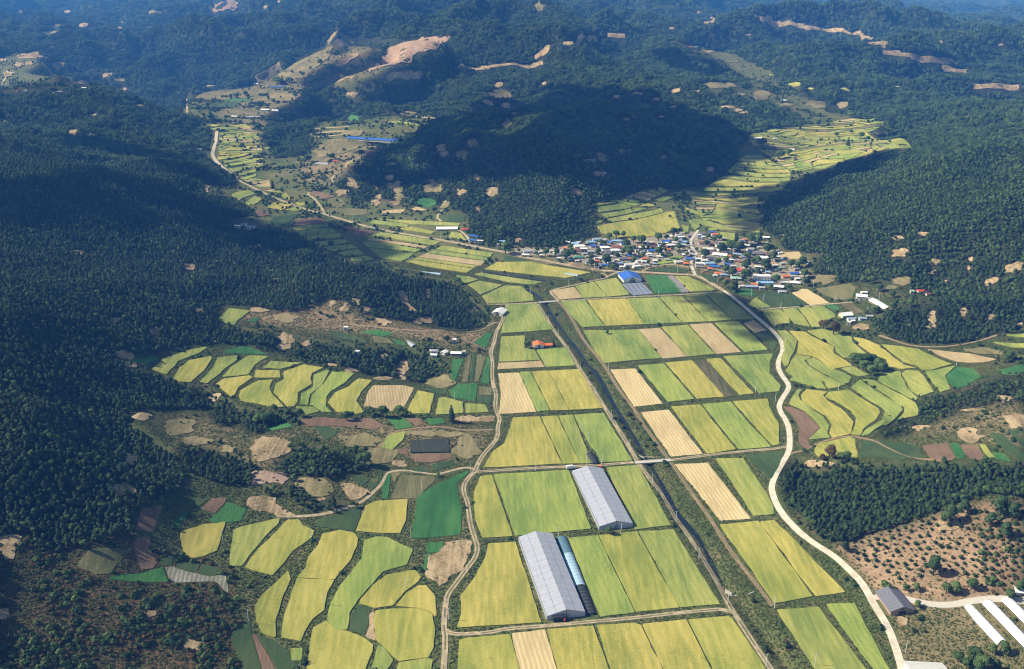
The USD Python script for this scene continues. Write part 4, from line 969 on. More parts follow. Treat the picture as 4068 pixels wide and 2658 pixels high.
# ------------------------------------------------------------------ clearings and bare ground
CLEAR = '''
c A1 1300,978,40,14 840,1065,38,10 40,1115,22,18 680,1225,30,24 835,1250,40,12 1110,830,70,7 270,520,110,25 330,510,50,30 165,600,40,22 420,605,40,18 30,555,28,12 75,685,50,25 50,750,40,10 270,590,35,20 620,110,15,10 195,110,20,8 650,240,28,12 770,230,25,8 1110,265,35,12 1120,215,20,8 1770,140,25,8 1700,175,14,6 1950,790,60,8 600,718,30,8 750,760,60,14 1000,690,50,10
o A1 560,600,70,30 445,660,40,20 455,245,120,14 480,300,100,12 1430,115,60,15 970,780,90,18 1080,740,60,12 1350,260,60,10
q A1 2080,50,120,50
c B1 320,180,30,6 115,470,15,12 385,770,75,12 730,792,90,16 830,822,35,12 1750,930,48,26 1600,790,28,10 1515,1130,38,16 1060,1425,48,35 1090,1335,28,14 1840,1330,35,16 1735,1475,45,25 1425,1520,40,30 1905,200,40,25 1910,235,30,8 460,745,20,14
c C1 1160,215,65,30 1180,295,70,15 1210,1175,50,45 1400,1235,40,20 1130,1450,90,55 1970,80,45,22 1950,600,60,25 1320,780,80,25
o C1 1650,870,140,75 1840,1000,130,30 2120,1090,80,40
c C2 310,50,80,40 500,110,45,22 1390,340,70,60 1390,420,30,25 1210,240,35,25 935,355,80,18 290,130,45,30 1220,425,110,14 1380,1215,60,25 740,300,40,15 2060,800,180,30
o C2 1740,460,130,50 1000,1000,190,60 1180,1140,150,70 1980,1070,110,95 1700,940,250,25 1210,910,55,22
c B2 1160,1155,65,25 955,1245,45,28 1050,1320,45,22 850,1295,25,40 740,1270,50,35 1625,1180,12,35 1210,1440,70,35 1600,1430,90,30 240,1055,30,15 425,1155,35,15 1290,1225,20,12 50,745,60,16 180,965,20,8 910,130,35,20 950,175,55,40 840,250,60,25 1135,210,40,25 1360,155,40,22 1160,285,40,22 1140,340,45,25 2060,100,45,35 1925,240,55,35 2090,400,35,30 2230,240,50,40 1330,340,35,20 1280,110,20,15 1275,180,30,15 50,1330,90,25 1050,1000,150,14
o B2 1380,215,50,35 1385,290,50,35 1650,140,60,20 1660,200,90,45 1790,360,40,28 300,1400,120,45
c A2 2285,785,30,18 2195,955,40,18 2340,975,25,18 1520,950,25,15 1930,632,50,9 2150,625,50,10 2280,605,60,10 1450,680,100,9 1340,690,25,15 880,722,55,9 790,745,45,10 1190,710,20,9 1440,710,25,15 930,870,40,22 245,22,25,14 120,65,18,7
o A2 2280,870,80,40 2045,1300,35,22 2045,1340,35,12 1945,1440,50,35 1750,1365,25,30 1775,1420,30,15 2350,1140,35,35 1280,1515,40,12 1080,800,70,40 300,900,140,40 940,1230,120,30 1450,1050,60,20
c A3 20,885,40,25 20,975,22,18 365,773,18,8 0,605,40,7 330,590,70,15 230,605,50,8 398,460,9,30 370,490,30,6 610,400,40,8 775,338,70,12 1045,325,70,9 1065,890,45,9 1250,865,50,14 1410,915,30,7 1240,990,25,8 1570,992,18,10 1590,840,30,6 1785,845,25,8 2175,870,50,7 2070,988,50,10 2160,1015,40,8 2220,1040,30,10 1475,1080,35,6 1860,207,75,7 1730,210,30,6 1940,175,40,8 1800,115,15,12 1980,118,40,7 2325,150,14,12 1540,267,25,6 2280,325,50,6 1330,330,14,30
o A3 25,1130,25,40 120,1050,35,12 690,895,15,8 1085,1015,20,10 1120,1098,30,10 1120,1395,45,22 950,1450,70,12 800,1480,60,15 415,1280,20,8 1475,1450,30,15 340,60,45,45 1990,790,150,22 2090,575,50,5 2060,595,40,6 1850,480,80,18
c A4 370,225,65,11 500,250,45,8 580,252,30,9 715,268,90,11 915,298,25,9 960,320,22,8 990,345,60,11 1080,385,95,15 1155,418,30,11 1200,468,80,15 1310,488,30,10 1430,515,45,10 1630,540,95,13 1700,608,35,12 1800,630,80,13 1890,725,18,45 2020,762,100,11 2155,765,50,7 2320,770,20,8 1630,380,16,12 2170,400,20,6 1880,1040,25,10 1700,1272,20,9 1745,1168,15,7 90,170,50,18 170,205,60,10
o A4 760,930,60,25 550,930,100,25 60,850,70,40 2160,698,30,10 260,930,70,12 1120,1180,60,20
c B4 1490,608,55,12 1260,640,70,7 1275,770,70,22 1905,860,38,70 1605,853,32,9 1580,948,20,14 2315,900,65,38 2080,1020,55,22 1680,1018,20,9 1565,1340,35,45 1545,1425,40,14 1850,1290,15,30 2080,1335,25,10 2290,1405,65,12 955,1425,60,25 170,860,40,18 230,625,14,9
o B4 1300,1025,80,30 620,1010,110,40 240,900,60,30 1200,1080,60,20
c C4 2200,580,100,22 1930,690,110,10 1450,850,90,20 570,1170,120,18 2330,790,110,70 1910,925,145,48
c E2 640,10,30,12
c E1 1360,1050,45,30 1760,1330,90,50 40,1060,90,60 90,430,110,90
c E4 1290,1090,55,30 1700,250,90,45
q B3 1910,35,40,20 870,80,110,18 110,695,40,25 680,240,40,25
'''
def rock_patch(name, photo, m, lift=0.15):
    w = ground(photo)
    d = np.hypot(w[:, 0], w[:, 1])
    if d.max() > 1.5 * d.min(): return
    poly = Polygon(w[:, :2]).buffer(0)
    if poly.is_empty: return
    if poly.geom_type != 'Polygon': poly = max(poly.geoms, key=lambda g: g.area)
    e = np.array(poly.exterior.segmentize(max(3.0, d.mean() * .004)).coords)[:-1]
    jit = meshkit.fbm(np.column_stack([e / (6 + d.mean() * .006), np.zeros(len(e))]), 3, 67) - 0.5
    c0 = np.gradient(e, axis=0); c0 /= np.linalg.norm(c0, axis=1)[:, None] + 1e-9
    poly = Polygon(e + np.column_stack([-c0[:, 1], c0[:, 0]]) * jit[:, None] * (6 + d.mean() * .006)).buffer(0)
    if poly.is_empty: return
    me = drape(poly, lift + d.mean() * 0.0005, 0.8 + d.mean() * 0.0006, cell=max(4.0, d.mean() * 0.007))
    if me is None: return
    CLEARINGS.append(poly if poly.geom_type == 'Polygon' else max(poly.geoms, key=lambda g: g.area))
    single(name, me, m, kind='structure', smooth=30)
CLEARINGS = []
crng = np.random.default_rng(21)
for ln in CLEAR.strip().split('\n'):
    k, t, rest = ln.split(' ', 2)
    for e in rest.split():
        x, y, rx_, ry_ = map(float, e.split(','))
        th = np.linspace(0, 2 * math.pi, 26)[:-1]
        r = 1 + sum(crng.uniform(-0.16, 0.16) * np.sin(j * th + crng.uniform(0, 6.3)) for j in range(2, 6))
        rock_patch('clearing', ph(t, np.stack([x + rx_ * r * np.cos(th), y + ry_ * r * np.sin(th)], 1)), {'c': 'bare_sand', 'o': 'dry_grass', 'q': 'pink_soil'}[k])
for k, t, pts in [('q','A2','1060,650 1200,590 1250,470 1400,380 1600,350 1830,345 1780,400 1700,460 1520,510 1300,600 1180,640'),('o','A2','30,720 250,580 520,540 700,380 900,340 960,350 880,430 700,530 600,640 480,720 300,760'),('o','A3','900,60 980,90 1150,190 1120,205 1000,150'),
    ('c','A2','790,610 830,560 950,490 970,510 880,570'),('c','B2','1340,1150 1400,1155 1460,1260 1495,1330 1440,1335 1390,1260'),
    ('c','C2','0,1000 100,965 240,970 400,1040 370,1090 240,1160 180,1190 60,1195 10,1150'),('o','C2','390,1350 500,1340 620,1340 740,1400 750,1480 650,1520 560,1510 440,1420'),('c','C2','830,1390 900,1400 1080,1490 1040,1540 920,1540'),
    ('q','C2','0,1290 280,1300 320,1350 280,1400 0,1410'),('c','E2','-60,70 10,0 100,-30 230,-10 240,50 330,120 465,180 300,150 60,130'),('c','E2','1600,505 1750,502 1755,402 1900,375 2010,390 1980,540 1860,700 1700,840 1605,670'),
    ('c','E2','1087,1030 1120,1020 1110,1180 1130,1300 1035,1260'),('o','C4','1850,160 2000,145 2240,180 2200,205 2050,200'),('o','A2','1210,1320 900,1400 650,1450 560,1400 700,1290 1000,1290'),('c','A2','1080,640 1180,600 1190,630 1090,665'),
    ('o','C2','1290,1300 1360,1300 1290,1530 1270,1530'),('c','B3','1830,990 1760,900 1790,880 1880,960'),('c','B3','620,890 900,960 850,965 600,915')]:
    rock_patch('clearing', ph(t, nums(pts)), {'c': 'bare_sand', 'o': 'dry_grass', 'q': 'pink_soil'}[k], 0.12)
print('fields', nf, 'clearings', len(CLEARINGS), 'field polys', len(FIELD_POLYS))

# ------------------------------------------------------------------ buildings
for nm, c, r in [('blue', (0.045, 0.145, 0.52), .45), ('sky-blue', (0.24, 0.43, 0.66), .5), ('white', (0.80, 0.80, 0.78), .6), ('orange', (0.66, 0.17, 0.045), .6), ('red', (0.50, 0.075, 0.05), .6), ('maroon', (0.25, 0.085, 0.075), .7),
                 ('grey', (0.36, 0.37, 0.39), .7), ('dark-grey', (0.15, 0.155, 0.17), .7), ('pale-grey', (0.56, 0.56, 0.54), .7), ('steel-blue', (0.27, 0.34, 0.45), .55), ('green', (0.09, 0.27, 0.17), .6), ('pale-green', (0.34, 0.50, 0.37), .6)]:
    plain('roof_' + nm.replace('-', '_'), c, r, 0.3, var=0.10, scale=0.8)
plain('wall_white', (0.76, 0.74, 0.69), 0.8, var=0.06); plain('wall_cream', (0.60, 0.53, 0.40), 0.85, var=0.08); plain('wall_brown', (0.34, 0.25, 0.18), 0.85, var=0.12)
plain('dark_opening', (0.045, 0.05, 0.06), 0.4); plain('door_paint', (0.17, 0.20, 0.22), 0.6)
plain('film', (0.37, 0.39, 0.455), 0.35, 0.4, var=0.07, scale=0.35); plain('film_white', (0.84, 0.86, 0.90), 0.4, 0.4, var=0.03)
plain('film_blue', (0.34, 0.50, 0.62), 0.35, 0.4, var=0.10, scale=0.5); plain('film_teal', (0.09, 0.18, 0.24), 0.5, var=0.1); plain('net_black', (0.03, 0.034, 0.042), 0.7, var=0.2)
plain('steel_frame', (0.30, 0.32, 0.36), 0.5); plain('pole_concrete', (0.62, 0.64, 0.64), 0.7, var=0.05); plain('red_paint', (0.60, 0.06, 0.03), 0.4); plain('tyre', (0.02, 0.02, 0.02), 0.8); plain('slate', (0.16, 0.165, 0.20), 0.6, var=0.12, scale=1.0)

def box(x0, y0, z0, x1, y1, z1):
    v = np.array([[x, y, z] for z in (z0, z1) for y in (y0, y1) for x in (x0, x1)], float)
    f = np.array([[0, 2, 3], [0, 3, 1], [4, 5, 7], [4, 7, 6], [0, 1, 5], [0, 5, 4], [2, 6, 7], [2, 7, 3], [0, 4, 6], [0, 6, 2], [1, 3, 7], [1, 7, 5]])
    return trimesh.Trimesh(v, f, process=False)
def hull(pts): return trimesh.convex.convex_hull(np.array(pts, float))
def cat(*m): return trimesh.util.concatenate([x for x in m if x is not None])
def extr(profile, y0, y1):
    """closed profile in xz extruded along y"""
    m = trimesh.creation.extrude_polygon(Polygon(profile), y1 - y0, engine='earcut')
    m.apply_transform(trimesh.transformations.rotation_matrix(math.pi / 2, [1, 0, 0])); m.apply_translation([0, y1, 0])
    return m
def roof_gable(w, d, h, rise, eave=0.5, t=0.18, slab=True):
    """ridge along x; two slabs with eaves"""
    hy, ex = d / 2, w / 2 + eave
    s = rise / hy
    out = []
    for sg in (-1, 1):
        y_e = sg * (hy + eave); ze = h - s * eave
        out.append(hull([(x, y, z) for x in (-ex, ex) for (y, z) in ((0, h + rise), (y_e, ze), (0, h + rise + t), (y_e, ze + t))]))
    return cat(*out)
def roof_hip(w, d, h, rise, eave=0.6):
    ex, ey, r = w / 2 + eave, d / 2 + eave, max(0.4, w / 2 - d * 0.42)
    lo = [(sx * ex, sy * ey, h - 0.1) for sx in (-1, 1) for sy in (-1, 1)]
    return hull(lo + [(x, y, z + 0.14) for x, y, z in lo] + [(-r, 0, h + rise), (r, 0, h + rise)])
def walls(w, d, h, rise=0.0):
    if rise: return hull([(sx * w / 2, sy * d / 2, z) for sx in (-1, 1) for sy in (-1, 1) for z in (-1.0, h)] + [(sx * w / 2, 0, h + rise - 0.02) for sx in (-1, 1)])
    return box(-w / 2, -d / 2, -1.0, w / 2, d / 2, h)
def stand(p, hr):
    """ground point under something whose middle is hr above the ground and shows at photo point p"""
    q = np.array(p, float)
    for _ in range(4):
        P = ground([q])[0]
        e = np.array(p) - project([P + (0, 0, hr)])[0]
        q = q + e
    return ground([q])[0]
ANCH = [("at the village's west end", 'V1', (550, 600)), ("on the village's upper west edge", 'V1', (1650, 370)), ('in the west middle village', 'V1', (1900, 620)), ("by the village front road", 'V2', (450, 1000)),
        ("on the village's upper edge", 'V2', (1250, 420)), ('in the crowded village centre', 'V2', (900, 700)), ('just west of the brook', 'V2', (1800, 430)), ('by the village road junction', 'V2', (2050, 930)), ('east of the village brook', 'V3', (230, 330)),
        ('among the east village trees', 'V3', (650, 760)), ("on the village's upper east edge", 'V3', (1250, 560)), ("at the village's lower east end", 'V3', (750, 1150)), ('in the easternmost village row', 'V3', (1850, 1200)), ("in the open-ended barn's yard", 'V4', (950, 850)), ('at the right hill foot', 'V4', (2200, 350)),
        ('on the road left of village', 'V5', (1500, 500)), ('by the foot track plots', 'C2', (1800, 170)), ('in the far upper-left valley', 'A2', (150, 850)), ('on the distant upper-right slope', 'A3', (1780, 430)), ('in the far upper-right paddies', 'A4', (150, 1220)), ('under the far-left hillside', 'A1', (400, 830)), ('below the shaded left hill', 'B1', (2280, 550)), ('below the left wood', 'C2', (960, 170))]
HS = '''V1 330,560,230,grey,g,14 510,590,90,grey,g,0 640,575,90,pale-grey,g,10 890,560,90,white,f,5 1000,605,120,pale-green,h,10 1200,555,180,grey,h,5 1100,645,160,dark-grey,h,5 1270,350,140,pale-grey,g,-20 1460,385,170,sky-blue,g,-15 1530,355,80,white,g,30 1565,445,260,white,h,8 1225,490,85,orange,g,-20 1500,540,180,maroon,h,0 1825,350,190,sky-blue,g,8 1975,283,220,steel-blue,g,5 2160,300,95,pale-grey,g,70 1880,440,150,blue,g,3 2080,440,60,blue,g,10 2170,478,210,white,h,5 1850,572,180,grey,h,5 1540,700,220,green,h,8 2000,730,180,white,g,14 1970,795,125,orange,g,-5 2150,885,150,blue,g,-10 2070,545,95,white,g,-25 2200,620,190,dark-grey,h,10 1750,810,100,steel-blue,g,5 640,665,75,white,f,0 1070,738,120,white,f,-5 1390,745,110,grey,g,5 1500,790,90,pale-grey,g,5 1700,620,120,grey,h,-5 280,655,180,white,f,-8 1740,690,80,pale-grey,f,0
V2 290,440,200,sky-blue,g,-5 425,500,110,blue,g,40 145,475,90,blue,g,-50 290,590,240,maroon,g,3 270,660,210,white,h,5 845,560,150,maroon,g,0 920,592,190,white,h,-5 1150,575,140,maroon,h,0 1080,485,160,white,f,0 1450,445,200,blue,g,5 1370,622,200,orange,g,8 1125,665,210,blue,g,12 1570,540,190,white,g,10 1535,325,150,white,g,-20 1760,305,150,grey,h,5 1810,355,200,white,f,3 1870,387,100,blue,g,3 1855,468,200,sky-blue,g,0 1870,535,110,white,f,0 650,782,210,blue,g,-5 450,858,220,dark-grey,h,10 615,858,70,orange,g,0 955,862,150,orange,g,14 275,890,90,white,f,0 600,1000,240,pale-grey,f,8 430,1055,120,white,g,-10 760,1035,180,white,g,18 1760,935,200,pale-grey,h,12 1945,975,145,orange,h,-8 2020,857,210,blue,g,-5 2230,870,160,white,f,-3 2255,975,200,white,F,-8 880,762,130,grey,h,-8 1060,745,100,white,g,5 1110,795,110,steel-blue,g,-20 1535,640,70,orange,g,-15 830,915,150,pale-grey,h,12 395,965,60,sky-blue,g,5 90,690,140,dark-grey,h,5 340,745,120,pale-grey,g,10 930,925,130,white,g,14 1300,480,80,grey,g,0 1460,490,90,white,g,0 1180,500,90,maroon,g,-20 630,640,110,grey,h,0 2080,760,110,grey,g,-20
V3 165,232,150,dark-grey,h,-5 350,203,125,blue,g,-5 412,247,130,orange,g,3 95,268,95,white,f,-5 180,300,70,white,g,0 150,420,150,maroon,g,0 340,442,115,maroon,g,-25 270,550,200,white,g,0 320,602,140,maroon,f,5 520,665,290,white,g,-20 735,705,85,orange,g,60 875,655,170,steel-blue,g,-22 890,715,70,orange,g,-20 300,842,190,sky-blue,g,3 395,902,170,blue,g,-15 315,955,100,orange,g,-10 670,862,115,blue,g,-15 890,978,230,red,g,-22 490,1050,140,orange,h,3 600,1077,150,steel-blue,h,-12 850,1150,210,pale-green,h,-5 650,1172,60,maroon,g,0 1060,475,140,pale-grey,g,-15 1140,552,140,grey,g,3 1300,637,260,dark-grey,h,-5 1390,725,220,white,g,-15 1470,312,135,white,g,-10 1040,352,60,orange,g,0 1300,915,120,white,h,-15 1380,1105,340,white,F,-3 1610,978,130,grey,h,-10 1225,1270,130,orange,g,-15 1170,1318,240,steel-blue,g,-3 1870,1107,150,orange,g,0 2040,1047,180,blue,g,0 2045,1105,130,grey,h,-10 2070,1240,200,white,h,-10 1845,1237,190,white,f,0 1730,1322,190,white,g,-18 1800,1425,160,grey,h,-5 1680,1088,75,grey,h,0 2310,812,75,steel-blue,g,-30 980,385,90,white,g,-10 1450,1243,330,sky-blue,f,0 1260,740,60,white,g,-10 960,1310,110,pale-grey,g,5 1620,615,60,pale-grey,g,0 940,810,110,maroon,h,-30 420,1090,90,pale-grey,g,0
V4 870,868,150,steel-blue,g,3 1085,862,140,steel-blue,h,-5 1230,490,90,grey,h,-10 2200,345,165,red,h,0 2320,402,75,maroon,g,0 1110,377,125,white,f,0 2015,348,55,pale-green,g,0 1210,820,120,grey,g,-5 900,915,70,white,f,0 820,938,50,white,f,-20
V5 1280,352,140,red,h,0 1425,487,140,blue,g,5 1580,512,165,blue,g,-12 1440,578,140,blue,g,-12 2050,602,130,sky-blue,g,-15 1960,667,60,white,f,0 1590,590,120,pale-grey,g,-5
C2 1680,162,75,grey,h,0 1680,200,55,white,g,-10 1885,183,95,white,g,-5 1776,175,24,white,g,60 1955,172,30,pale-grey,f,0 1866,62,42,white,f,0 970,170,48,white,f,-5
B2 867,1480,44,white,f,0
A2 235,797,118,blue,g,-3 125,1008,75,white,g,-3 215,1015,60,white,g,-10 50,770,50,white,g,0 150,785,22,white,f,0 340,795,20,white,f,0 770,1482,50,red,g,-3 30,1075,70,grey,g,0
A1 773,808,42,white,g,0 235,830,32,white,f,0 157,834,18,red,g,0 487,850,22,white,f,0 545,840,60,pale-grey,f,0 2160,1070,45,white,g,-5 2310,1075,85,grey,g,3
A3 1730,431,28,red,g,0 1772,432,26,sky-blue,g,0 1835,440,22,white,g,0 1825,530,20,white,g,0
A4 252,886,44,white,g,-5 25,1218,60,white,g,-5 180,1222,38,white,f,0 325,1320,45,white,g,-5
B1 2300,556,90,steel-blue,g,-5 2190,545,50,white,g,-10 2350,562,40,grey,g,0 2250,530,50,grey,h,0'''
TYPE = {'g': 'gabled', 'h': 'hipped', 'f': 'flat-topped', 'F': 'two-storey'}
hr_ = np.random.default_rng(77)
plan = []
for ln in HS.split('\n'):
    t, rest = ln.split(' ', 1)
    for e in rest.split():
        x, y, w, c, ty, r = e.split(',')
        plan.append((t, float(x), float(y), float(w), c, ty, float(r)))
vil = Polygon(ph('D', [(1195,577),(1300,574),(1400,562),(1500,548),(1600,538),(1690,548),(1790,562),(1830,600),(1880,640),(1850,664),(1730,668),(1690,640),(1640,606),(1540,604),(1480,628),(1400,622),(1300,598),(1200,590)]))
taken = [(ph(t, [(x, y)])[0], w / TILE[t][2]) for t, x, y, w, *_ in plan]
roads_px = [LineString(ph(t, q)) for t, q in (('B3', [(200,840),(600,915),(900,965),(1200,975),(1600,997),(1850,1040),(2030,1150)]), ('B3', [(1770,1005),(1725,905),(1790,800),(1720,690),(1795,590)]))]
vx0, vy0, vx1, vy1 = vil.bounds; extra = 0
for _ in range(4000):
    q = np.array([hr_.uniform(vx0, vx1), hr_.uniform(vy0, vy1)]); w = hr_.uniform(14, 27)
    if not vil.contains(Point(q)) or any(l.distance(Point(q)) < 13 for l in roads_px): continue
    if any(abs(q[0] - a[0]) < (w + b) * .46 and abs(q[1] - a[1]) < 9 for a, b in taken): continue
    if extra >= 70: break
    extra += 1; taken.append((q, w))
    c = hr_.choice(['white', 'grey', 'pale-grey', 'steel-blue', 'sky-blue', 'maroon', 'dark-grey'], p=[.34, .18, .20, .10, .07, .05, .06])
    plan.append(('D', q[0] / 1.70924, q[1] / 1.70924, w / 1.70924, c, hr_.choice(['g', 'h', 'f'], p=[.45, .35, .2]), float(hr_.uniform(-18, 18))))
labels = []
for t, x, y, w, c, ty, r in plan:
    p = ph(t, [(x, y)])[0]
    a = min(ANCH, key=lambda A: np.linalg.norm(ph(A[1], [A[2]])[0] - p))[0]
    size = 'small ' if w / TILE[t][2] < 14 else ('long ' if w / TILE[t][2] > 40 else '')
    labels.append((f'{size}{c}-roofed {TYPE[ty]} house', a, p[0]))
HOUSE_POLYS, HOUSE_FAR = [], []
for i, (t, x, y, w, c, ty, r) in enumerate(plan):
    what, a, px = labels[i]
    same = sorted([l[2] for l in labels if l[:2] == (what, a)])
    lab = what + (f', {ORD[min(19, same.index(px))].replace(" from", " such from")},' if len(same) > 1 else '') + ' ' + a
    h = {'g': 2.5, 'h': 2.4, 'f': 2.9, 'F': 6.2}[ty]
    p = ph(t, [(x, y)])[0]
    P = stand(p, h + 0.5)
    dep = P[1] * CT - (P[2] - CAM_H) * ST
    W_ = max(4.0, w / TILE[t][2] * dep / F)
    D_ = float(np.clip(W_ * hr_.uniform(0.5, 0.62), 4.0, 9.0))
    if abs(r) > 35: W_, D_ = max(W_, 7.0), max(5.0, W_ * 0.6)
    rise = D_ * 0.19 if ty == 'g' else D_ * 0.24
    T = thing('house', lab, 'house', P, r, group=None)
    wallm = ['wall_white', 'wall_white', 'wall_cream', 'wall_brown'][hr_.integers(0, 4)] if ty != 'F' else 'wall_white'
    rm = 'roof_' + c.replace('-', '_')
    ww, dd = (W_, D_)
    part(T, 'wall', walls(ww - 0.4, dd - 0.4, h, rise if ty == 'g' else 0), wallm)
    if ty == 'g': part(T, 'roof', roof_gable(ww, dd, h, rise), rm)
    elif ty == 'h': part(T, 'roof', roof_hip(ww, dd, h, rise), rm)
    else:
        part(T, 'roof', cat(box(-ww / 2, -dd / 2, h, ww / 2, dd / 2, h + 0.25), box(-ww / 2, -dd / 2, h + 0.25, ww / 2, -dd / 2 + 0.2, h + 0.6), box(-ww / 2, dd / 2 - 0.2, h + 0.25, ww / 2, dd / 2, h + 0.6), box(-ww / 2, -dd / 2 + 0.2, h + 0.25, -ww / 2 + 0.2, dd / 2 - 0.2, h + 0.6), box(ww / 2 - 0.2, -dd / 2 + 0.2, h + 0.25, ww / 2, dd / 2 - 0.2, h + 0.6)), rm)
    fy = -(dd - 0.4) / 2
    part(T, 'door', box(-0.6, fy - 0.06, 0.0, 0.6, fy + 0.02, 2.0), 'door_paint')
    for lv in ((0,) if ty != 'F' else (0, 3.1)):
        for k in range(-2, 3):
            if abs(k) == 0 and lv == 0 or abs(k) * ww / 5.2 > ww / 2 - 1.2: continue
            part(T, 'window', box(k * ww / 5.2 - 0.75, fy - 0.05, lv + 0.9, k * ww / 5.2 + 0.75, fy + 0.02, lv + 2.0), 'dark_opening')
    if ty == 'F': part(T, 'balcony', box(-ww / 2, fy - 1.1, 3.0, ww / 2, fy - 0.01, 3.2), 'concrete')
    cs, sn = math.cos(math.radians(r)), math.sin(math.radians(r))
    HOUSE_POLYS.append(Polygon([(P[0] + cs * u - sn * v, P[1] + sn * u + cs * v) for u, v in ((-ww/2-1, -dd/2-1), (ww/2+1, -dd/2-1), (ww/2+1, dd/2+1), (-ww/2-1, dd/2+1))]))

def frame(A, B):
    """origin, rotation in degrees and length for something running from A to B (world)"""
    d = np.array(B[:2]) - np.array(A[:2])
    return math.degrees(math.atan2(d[1], d[0])), float(np.linalg.norm(d))
def keep(poly): HOUSE_POLYS.append(poly)
# two large gable-roofed plastic glasshouses: film panels one by one
def glasshouse(label, fl, fr, bl, shed):
    fl, fr, bl = (np.array(q) for q in (fl, fr, bl))
    rot, width = frame(fl, fr); length = float(np.linalg.norm((bl - fl)[:2]))
    mid = (fl + fr) / 2
    T = thing('glasshouse', label, 'greenhouse', (mid[0], mid[1], min(fl[2], fr[2])), rot)
    w, L, h, rise = width / 2, length, 3.2, 3.3
    ny, ns = 13, 2
    for s, nm in ((-1, 'left'), (1, 'right')):
        for j in range(ns):
            u0, u1 = j / ns, (j + 1) / ns
            for i in range(ny):
                y0, y1 = i * L / ny + 0.05, (i + 1) * L / ny - 0.05
                pts = []
                for u in (u0 + 0.008, u1 - 0.008):
                    x = s * w * u; z = h + rise * (1 - u)
                    bow = 0.18
                    pts += [(x, y, z + o + (0 if y in (y0, y1) else bow)) for y in (y0, (y0 + y1) / 2, y1) for o in (0.0, 0.08)]
                part(T, 'roof_panel', hull(pts), 'film')
    fr_ = [hull([(x, y, z) for x, z in ((-w, h - 0.12), (0, h + rise - 0.12), (w, h - 0.12), (w, h - 0.28), (0, h + rise - 0.28), (-w, h - 0.28)) for y in (y_ - 0.06, y_ + 0.06)]) if False else None for y_ in (0,)]
    ribs = []
    for i in range(ny + 1):
        y = i * L / ny
        for s in (-1, 1): ribs.append(hull([(s * x, y + o, z + q) for x, z in ((0, h + rise - 0.1), (w, h - 0.1)) for o in (-0.08, 0.08) for q in (0, -0.15)]))
    ribs.append(box(-0.18, 0, h + rise + 0.06, 0.18, L, h + rise + 0.16))
    part(T, 'frame', cat(*ribs), 'steel_frame')
    for s in (-1, 1): part(T, 'side_wall', box(s * w - 0.06, 0.1, -0.3, s * w + 0.06, L - 0.1, h - 0.35), 'film')
    for nm, y in (('front_wall', 0.0), ('rear_wall', L)):
        for s in (-1, 1):
            part(T, nm, hull([(s * x, y + o, z) for x, z in ((0.15, -0.3), (w - 0.1, -0.3), (w - 0.1, h - 0.1), (0.15, h + rise - 0.15)) for o in (-0.05, 0.05)]), 'film')
    part(T, 'door', box(-1.6, -0.12, 0.0, 1.6, -0.06, 2.9), 'door_paint')
    if shed:
        part(T, 'dark_porch', cat(box(-w * 0.70, -2.6, 2.9, 0.3, -0.1, 3.4), box(-w * 0.70, -2.6, -0.2, -w * 0.42, -0.1, 2.9), box(-w * .08, -2.6, -0.2, 0.3, -0.1, 2.9)), 'net_black')
    c, s_ = math.cos(math.radians(rot)), math.sin(math.radians(rot))
    keep(Polygon([(mid[0] + c * u - s_ * v, mid[1] + s_ * u + c * v) for u, v in ((-w - 1, -3), (w + 1, -3), (w + 1, L + 1), (-w - 1, L + 1))]))
g = G('E3', [(395, 1112), (745, 1072), (142, 390)])
glasshouse('large grey-white plastic glasshouse with dark front porch, beside the long tunnel', *g, True)
g = G('E3', [(872, 290), (1178, 262), (600, -230)])
glasshouse('large grey-white plastic glasshouse just below the bridge road', *g, False)
def tunnel(name, label, A, B, width, height, sections, seg=10, cat_='polytunnel', spans=1, group=None):
    A, B = np.array(A), np.array(B)
    rot, L = frame(A, B)
    T = thing(name, label, cat_, (A[0], A[1], min(A[2], B[2])), rot - 90, group)
    for (f0, f1, m, nm) in sections:
        th = np.linspace(0, math.pi, seg + 1)
        prof = [(width / 2 * math.cos(a), height * max(0, math.sin(a)) ** 0.8) for a in th]
        y0, y1 = f0 * L, f1 * L - 0.05
        v = np.array([(x, y, z - 0.3) for y in (y0, y1) for x, z in prof]); n_ = seg + 1
        f = [(i, i + 1, n_ + i + 1) for i in range(seg)] + [(i, n_ + i + 1, n_ + i) for i in range(seg)]
        c0 = len(v); v = np.vstack([v, [[0, y0, 0], [0, y1, 0]]])
        f += [(c0, i + 1, i) for i in range(seg)] + [(c0 + 1, n_ + i, n_ + i + 1) for i in range(seg)]
        part(T, nm, (v, np.array(f)), m, smooth=40)
    hoops = cat(*[trimesh.creation.annulus(r_min=1.0, r_max=1.02, height=0.12, sections=seg * 2) for _ in (0,)])
    rb_ = []
    for y in np.linspace(0.3, L - 0.3, max(3, int(L / 3.5))):
        pts = [(width / 2 * 1.012 * math.cos(a), y, height * 1.015 * max(0, math.sin(a)) ** 0.8 - 0.3) for a in np.linspace(0, math.pi, seg + 1)]
        for p0, p1 in zip(pts[:-1], pts[1:]):
            rb_.append(hull([(p[0], p[1] + o, p[2] + q) for p in (p0, p1) for o in (-0.06, 0.06) for q in (0, 0.05)]))
    part(T, 'hoops', cat(*rb_), 'steel_frame')
    part(T, 'door', box(-0.9, -0.06, 0.0, 0.9, -0.03, min(2.0, height * 0.75)), 'door_paint')
    keep(LineString([A[:2], B[:2]]).buffer(width / 2 + 0.8))
tunnel('polytunnel', 'long tunnel covered teal, pale blue and black, beside the lower glasshouse', G('E3', [(800, 1062)])[0], G('E3', [(530, 368)])[0], 7.6, 3.0, [(0, 0.34, 'net_black', 'black_cover'), (0.34, 0.76, 'film_blue', 'blue_cover'), (0.76, 1.0, 'film_teal', 'teal_cover')])
